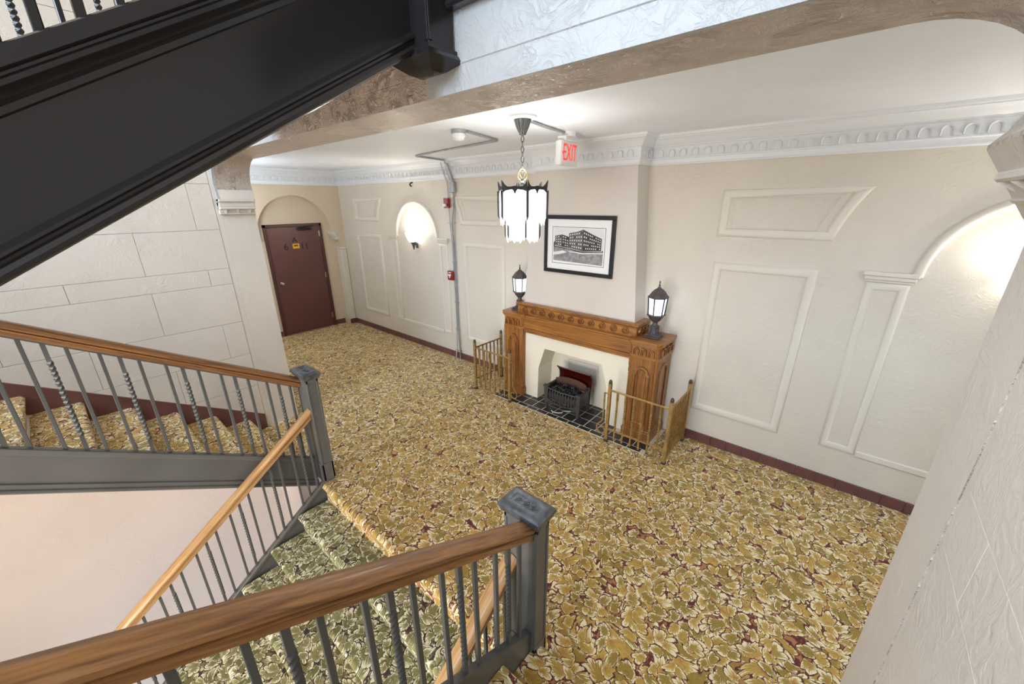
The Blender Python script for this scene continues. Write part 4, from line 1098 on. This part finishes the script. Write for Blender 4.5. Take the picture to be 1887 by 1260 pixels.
m = MB(); m.lathe([(0.0005, 2.655), (0.012, 2.655), (0.016, 2.640), (0.010, 2.628), (0.020, 2.615), (0.024, 2.590), (0.0005, 2.588)][::-1], 0, 0, 12); cp_(m, 'stem', 'fixture')
A0 = R(20)
def hexpt(r, k): a = A0 + k*math.pi/3; return Vector((r*math.cos(a), r*math.sin(a), 0))
RO, RI = 0.192, 0.138
def panel(r, k, top, bot, teeth, name, inset=0.008):
    p, q = hexpt(r, k), hexpt(r, k+1); t = (q-p).normalized(); L = (q-p).length; n = Vector((p.y+q.y, -(p.x+q.x), 0)); nn = ((p+q)/2).normalized()
    out = [(inset, bot)]
    nT = len(teeth); out = [(inset + (L-2*inset)*u, bot+dz) for u, dz in teeth]
    # arched head
    head = [(L-inset, top-0.018)] + [(L/2 + (L/2-inset)*math.cos(R(18*i)), top-0.018 + 0.018*math.sin(R(18*i))) for i in range(1, 10)] + [(inset, top-0.018)]
    P2 = out + head; k2 = len(P2)
    vs = [p + t*u + Vector((0, 0, z)) for u, z in P2] + [p + t*u + Vector((0, 0, z)) - nn*0.004 for u, z in P2]
    m = MB(); m.add(vs, [tuple(range(k2)), tuple(range(2*k2-1, k2-1, -1))] + [(i, (i+1) % k2, k2+(i+1) % k2, k2+i) for i in range(k2)])
    cp_(m, name, 'shade_glass', smooth=False)
to = [(0, .055), (.10, .03), (.2, 0.0), (.30, .028), (.36, .028), (.42, .07), (.58, .07), (.64, .028), (.70, .028), (.80, 0.0), (.90, .03), (1, .055)]
ti = [(0, .035), (.14, .03), (.30, .0), (.42, .022), (.5, .012), (.58, .022), (.70, .0), (.86, .03), (1, .035)]
for k in range(6):
    panel(RO, k, 2.575, 2.315, to, 'glass_panel'); panel(RI, k, 2.45, 2.185, ti, 'inner_glass_panel')
    p = hexpt(RO+0.008, k); m = MB(); m.tube([p + Vector((0, 0, 2.57)), p + Vector((0, 0, 2.385)), p*0.985 + Vector((0, 0, 2.36))], [0.011, 0.010, 0.003], 6); cp_(m, 'corner_rod', 'rod')
    p = hexpt(RI+0.006, k); m = MB(); m.tube([p + Vector((0, 0, 2.44)), p + Vector((0, 0, 2.24)), p*0.985 + Vector((0, 0, 2.215))], [0.009, 0.008, 0.003], 6); cp_(m, 'corner_rod', 'rod')
    # crown plate: spikes at the corners, sagging between, a small drop in the middle
    p, q = hexpt(RO+0.004, k), hexpt(RO+0.004, k+1); t = (q-p).normalized(); L = (q-p).length; nn = ((p+q)/2).normalized()
    pr_ = [(0, 2.545), (0.012, 2.560), (0.03, 2.572), (L/2-0.022, 2.577), (L/2-0.012, 2.566), (L/2, 2.540), (L/2+0.012, 2.566), (L/2+0.022, 2.577), (L-0.03, 2.572), (L-0.012, 2.560), (L, 2.545), (L, 2.640), (L-0.018, 2.612), (L-0.038, 2.597), (L/2+0.03, 2.596), (L/2, 2.602), (L/2-0.03, 2.596), (0.038, 2.597), (0.018, 2.612), (0, 2.640)]
    k2 = len(pr_); flare = lambda z: nn*max(0, (z-2.60))*0.25
    vs = [p + t*u + Vector((0, 0, z)) + flare(z) for u, z in pr_] + [p + t*u + Vector((0, 0, z)) - nn*0.004 + flare(z) for u, z in pr_]
    m = MB(); m.add(vs, [tuple(range(k2)), tuple(range(2*k2-1, k2-1, -1))] + [(i, (i+1) % k2, k2+(i+1) % k2, k2+i) for i in range(k2)])
    cp_(m, 'crown_plate', 'rod', smooth=False)
for k in range(3):
    a = A0 + k*math.pi/3; m = MB(); m.tube([(0.185*math.cos(a), 0.185*math.sin(a), 2.59), (-0.185*math.cos(a), -0.185*math.sin(a), 2.59)], 0.006, 6); cp_(m, 'spider_arm', 'fixture')
# the bulb: light leaves through the open top of the shade
l = bpy.data.lights.new('pendant_bulb', 'POINT'); l.energy = 8; l.color = (0.93, 0.97, 1.0); l.shadow_soft_size = 0.09
o = bpy.data.objects.new('pendant_bulb', l); COL.objects.link(o); o.parent = ch; o.location = (0, 0, 0.32)

# ================================================================== EXIT SIGN
ex = thing('exit_sign', 'white exit sign with red letters hanging from the ceiling', 'sign', (5.93, -0.80, 2.79))
def ep(m, name, mat, **k): return rel(m.build(name, mat, None, **k), ex)
ex0, ex1 = -0.94, -0.665
m = MB(); m.cbox(5.885, 5.935, ex0, ex1, 2.800, 3.005, 0.006); ep(m, 'sign_box', 'whiteplastic')
m = MB(); m.cbox(5.870, 5.885, ex0+0.004, ex1-0.004, 2.804, 3.001, 0.003); ep(m, 'back_plate', 'whiteplastic')
m = MB(); m.cbox(5.86, 5.95, -0.90, -0.70, 3.003, 3.045, 0.008); m.lathe([(0.0005, 3.04), (0.075, 3.04), (0.075, 3.08), (0.0005, 3.08)], 5.905, -0.80, 16); ep(m, 'mounting_canopy', 'whiteplastic')
put_text('EXIT', 0.200, (5.9362, -0.797, 2.903), R(90), 'exit_red', ex, 'exit_letters', 0.0015, 0.56)
m = MB(); y0_ = -0.905; m.add([(5.9365, y0_-0.022, 2.905), (5.9365, y0_, 2.922), (5.9365, y0_, 2.888), (5.938, y0_-0.022, 2.905), (5.938, y0_, 2.922), (5.938, y0_, 2.888)], [(0,1,2),(3,5,4),(0,3,4,1),(1,4,5,2),(2,5,3,0)]); ep(m, 'arrow', 'exit_red', smooth=False)
m = MB(); m.tube([(6.02, -1.53, 3.066), (5.96, -1.20, 3.066), (5.915, -0.86, 3.066)], 0.011, 8)
tag(m.build('conduit_pipe', 'steel'), 'short grey conduit on the ceiling between pendant light and exit sign', 'conduit')

# ================================================================== SMOKE DETECTOR AND CONDUITS
sd = thing('smoke_detector', 'round white smoke detector on the lobby ceiling', 'smoke detector', (5.285, -1.56, 3.0))
def sp(m, name, mat, **k): return rel(m.build(name, mat, None, **k), sd)
m = MB(); m.lathe([(0.0005, 3.08), (0.062, 3.08), (0.062, 3.045), (0.0005, 3.045)][::-1], 5.285, -1.56, 20); sp(m, 'mounting_box', 'steel')
m = MB(); m.lathe([(0.0005, 3.045), (0.058, 3.045), (0.058, 3.022), (0.048, 3.012), (0.046, 3.000), (0.030, 2.992), (0.0005, 2.990)][::-1], 5.285, -1.56, 24); sp(m, 'sensor_head', 'whiteplastic')
m = MB(); m.tube([(5.33, -1.50, 3.068), (5.18, -0.96, 3.068), (5.165, -0.935, 3.068), (5.13, -0.93, 3.068), (3.52, -0.675, 3.068), (3.475, -0.655, 3.068), (3.46, -0.62, 3.068), (3.40, -0.12, 3.060), (3.40, -0.105, 3.02), (3.405, -0.055, 2.86), (3.41, -0.03, 2.80)], 0.0125, 8)
tag(m.build('conduit_pipe', 'steel', angle=60), 'long grey conduit zigzagging over the ceiling from the smoke detector', 'conduit')
wc = thing('wall_conduit', 'bundle of thin grey and white pipes running down the wall to the floor', 'conduit', (3.38, 0, 0))
def wp(m, name, mat, **k): return rel(m.build(name, mat, None, **k), wc)
m = MB(); m.tube([(3.30, -0.105, 3.04), (3.305, -0.05, 2.86), (3.325, -0.022, 2.78), (3.335, -0.022, 2.20), (3.36, -0.022, 1.95), (3.365, -0.022, 0.55), (3.33, -0.022, 0.12), (3.315, -0.028, 0.0)], 0.009, 8); wp(m, 'pipe', 'painted_pipe', angle=60)
m = MB(); m.tube([(3.445, -0.03, 2.64), (3.45, -0.022, 2.52), (3.385, -0.022, 2.20), (3.40, -0.022, 1.5), (3.395, -0.022, 0.55), (3.42, -0.022, 0.15), (3.43, -0.03, 0.0)], 0.010, 8); wp(m, 'pipe', 'steel', angle=60)
m = MB(); m.tube([(3.455, -0.028, 2.64), (3.475, -0.022, 2.50), (3.44, -0.022, 2.18), (3.425, -0.022, 1.9), (3.415, -0.022, 0.6), (3.43, -0.04, 0.2), (3.45, -0.04, 0.0)], 0.006, 6); wp(m, 'cable', 'steel', angle=60)
m = MB(); m.cbox(3.405, 3.505, -0.060, 0.0, 2.63, 2.77, 0.005); wp(m, 'junction_box', 'steel')
m = MB(); m.tube([(3.46, -0.03, 2.76), (3.44, -0.05, 2.85), (3.42, -0.10, 3.02)], 0.02, 8); wp(m, 'pipe', 'steel')
for z, a, b in ((2.20, 3.31, 3.45), (1.62, 3.34, 3.43), (0.98, 3.34, 3.43), (0.52, 3.34, 3.43), (0.14, 3.31, 3.45)):
    m = MB(); m.cbox(a, b, -0.034, 0.0, z-0.005, z+0.005, 0.003); wp(m, 'pipe_strap', 'steel')
al = thing('fire_alarm', 'red fire alarm horn with white strobe high on the pipes', 'alarm', (3.335, -0.035, 2.40))
def ap_(m, name, mat, **k): return rel(m.build(name, mat, None, **k), al)
m = MB(); m.cbox(3.275, 3.385, -0.075, -0.036, 2.415, 2.555, 0.006); ap_(m, 'housing', 'red')
m = MB(); m.cbox(3.285, 3.355, -0.115, -0.075, 2.435, 2.480, 0.010); ap_(m, 'strobe', 'whiteplastic')
m = MB(); m.cbox(3.290, 3.372, -0.082, -0.074, 2.500, 2.540, 0.004); ap_(m, 'horn_grille', 'red')
ps = thing('alarm_pull_station', 'small red alarm pull station with white T handle low on the pipes', 'alarm', (3.335, -0.035, 1.33))
def pp_(m, name, mat, **k): return rel(m.build(name, mat, None, **k), ps)
m = MB(); m.cbox(3.275, 3.390, -0.080, -0.036, 1.335, 1.480, 0.006); pp_(m, 'housing', 'red')
m = MB(); m.cbox(3.300, 3.365, -0.092, -0.080, 1.405, 1.432, 0.003); m.cbox(3.322, 3.343, -0.092, -0.080, 1.370, 1.41, 0.003); pp_(m, 't_handle', 'whiteplastic')
m = MB(); m.box(3.30, 3.365, -0.0815, -0.080, 1.448, 1.462); pp_(m, 'label_strip', 'whiteplastic', smooth=False)
hk = MB(); hk.tube([(2.455, 0.0, 2.80), (2.455, -0.03, 2.795), (2.455, -0.05, 2.775), (2.455, -0.045, 2.750), (2.455, -0.02, 2.745)], 0.011, 6); hk.lathe([(0.0005, 0), (0.02, 0), (0.02, 0.004), (0.0005, 0.004)], 2.455, -0.004, 10, z0=2.80)
tag(hk.build('wall_hook', 'black_print'), 'small black hook just under the crown moulding', 'hook')

# ================================================================== WALL SCONCES
def sconce(label, x):
    root = thing('wall_sconce', label, 'wall lamp', (x, -0.005, 1.76), 'torch sconces in the arched niches')
    def q(m, name, mat, **k): return rel(m.build(name, mat, None, **k), root)
    m = MB(); m.cbox(x-0.028, x+0.028, -0.016, 0.0, 1.77, 1.86, 0.006); q(m, 'wall_plate', 'fixture')
    m = MB(); m.lathe([(0.0005, 1.745), (0.008, 1.75), (0.014, 1.775), (0.022, 1.81), (0.034, 1.845), (0.046, 1.868), (0.050, 1.876), (0.044, 1.880), (0.0005, 1.874)], x, -0.075, 14); q(m, 'cone', 'fixture', angle=45)
    m = MB(); m.tube([(x, -0.01, 1.83), (x, -0.06, 1.83)], 0.010, 8); q(m, 'arm', 'fixture')
    m = MB(); m.lathe([(0.040, 1.878), (0.066, 1.920), (0.088, 1.975), (0.100, 2.025), (0.096, 2.030), (0.084, 1.980), (0.062, 1.925), (0.036, 1.886)], x, -0.105, 20); q(m, 'glass_shade', 'sconce_glass')
    l = bpy.data.lights.new('sconce_bulb', 'POINT'); l.energy = 11; l.color = (1.0, 0.97, 0.92); l.shadow_soft_size = 0.06
    o = bpy.data.objects.new('sconce_bulb', l); COL.objects.link(o); o.parent = root; o.location = (0, -0.10, 0.26)
sconce('lit torch sconce in the arched niche between door and pipes', 2.45)
sconce('lit torch sconce partly hidden behind the near pier', 9.02)

# ================================================================== ADDED LOBBY FILL GLOBES (unseen, round the corner of both piers)
def globe(label, x, y):
    root = thing('fill_globe', label, 'added fill lamp', (x, y, 2.11))
    m = MB(); m.lathe([(0.0005, 3.08), (0.06, 3.08), (0.05, 3.06), (0.012, 3.05), (0.010, 2.41), (0.045, 2.40), (0.05, 2.37), (0.0005, 2.37)][::-1], x, y, 16); rel(m.build('stem', 'fixture'), root)
    bm = bmesh.new(); bmesh.ops.create_uvsphere(bm, u_segments=24, v_segments=14, radius=0.135); m = MB(); m.bm(bm, 0, Matrix.Translation((x, y, 2.245))); rel(m.build('glass_globe', 'globe'), root)
globe('added fill globe lamp in the lobby end, unseen behind the near pier', 10.1, -1.45)
globe('added fill globe lamp in the lobby, unseen behind the cut-stone pier', 1.05, -2.22)
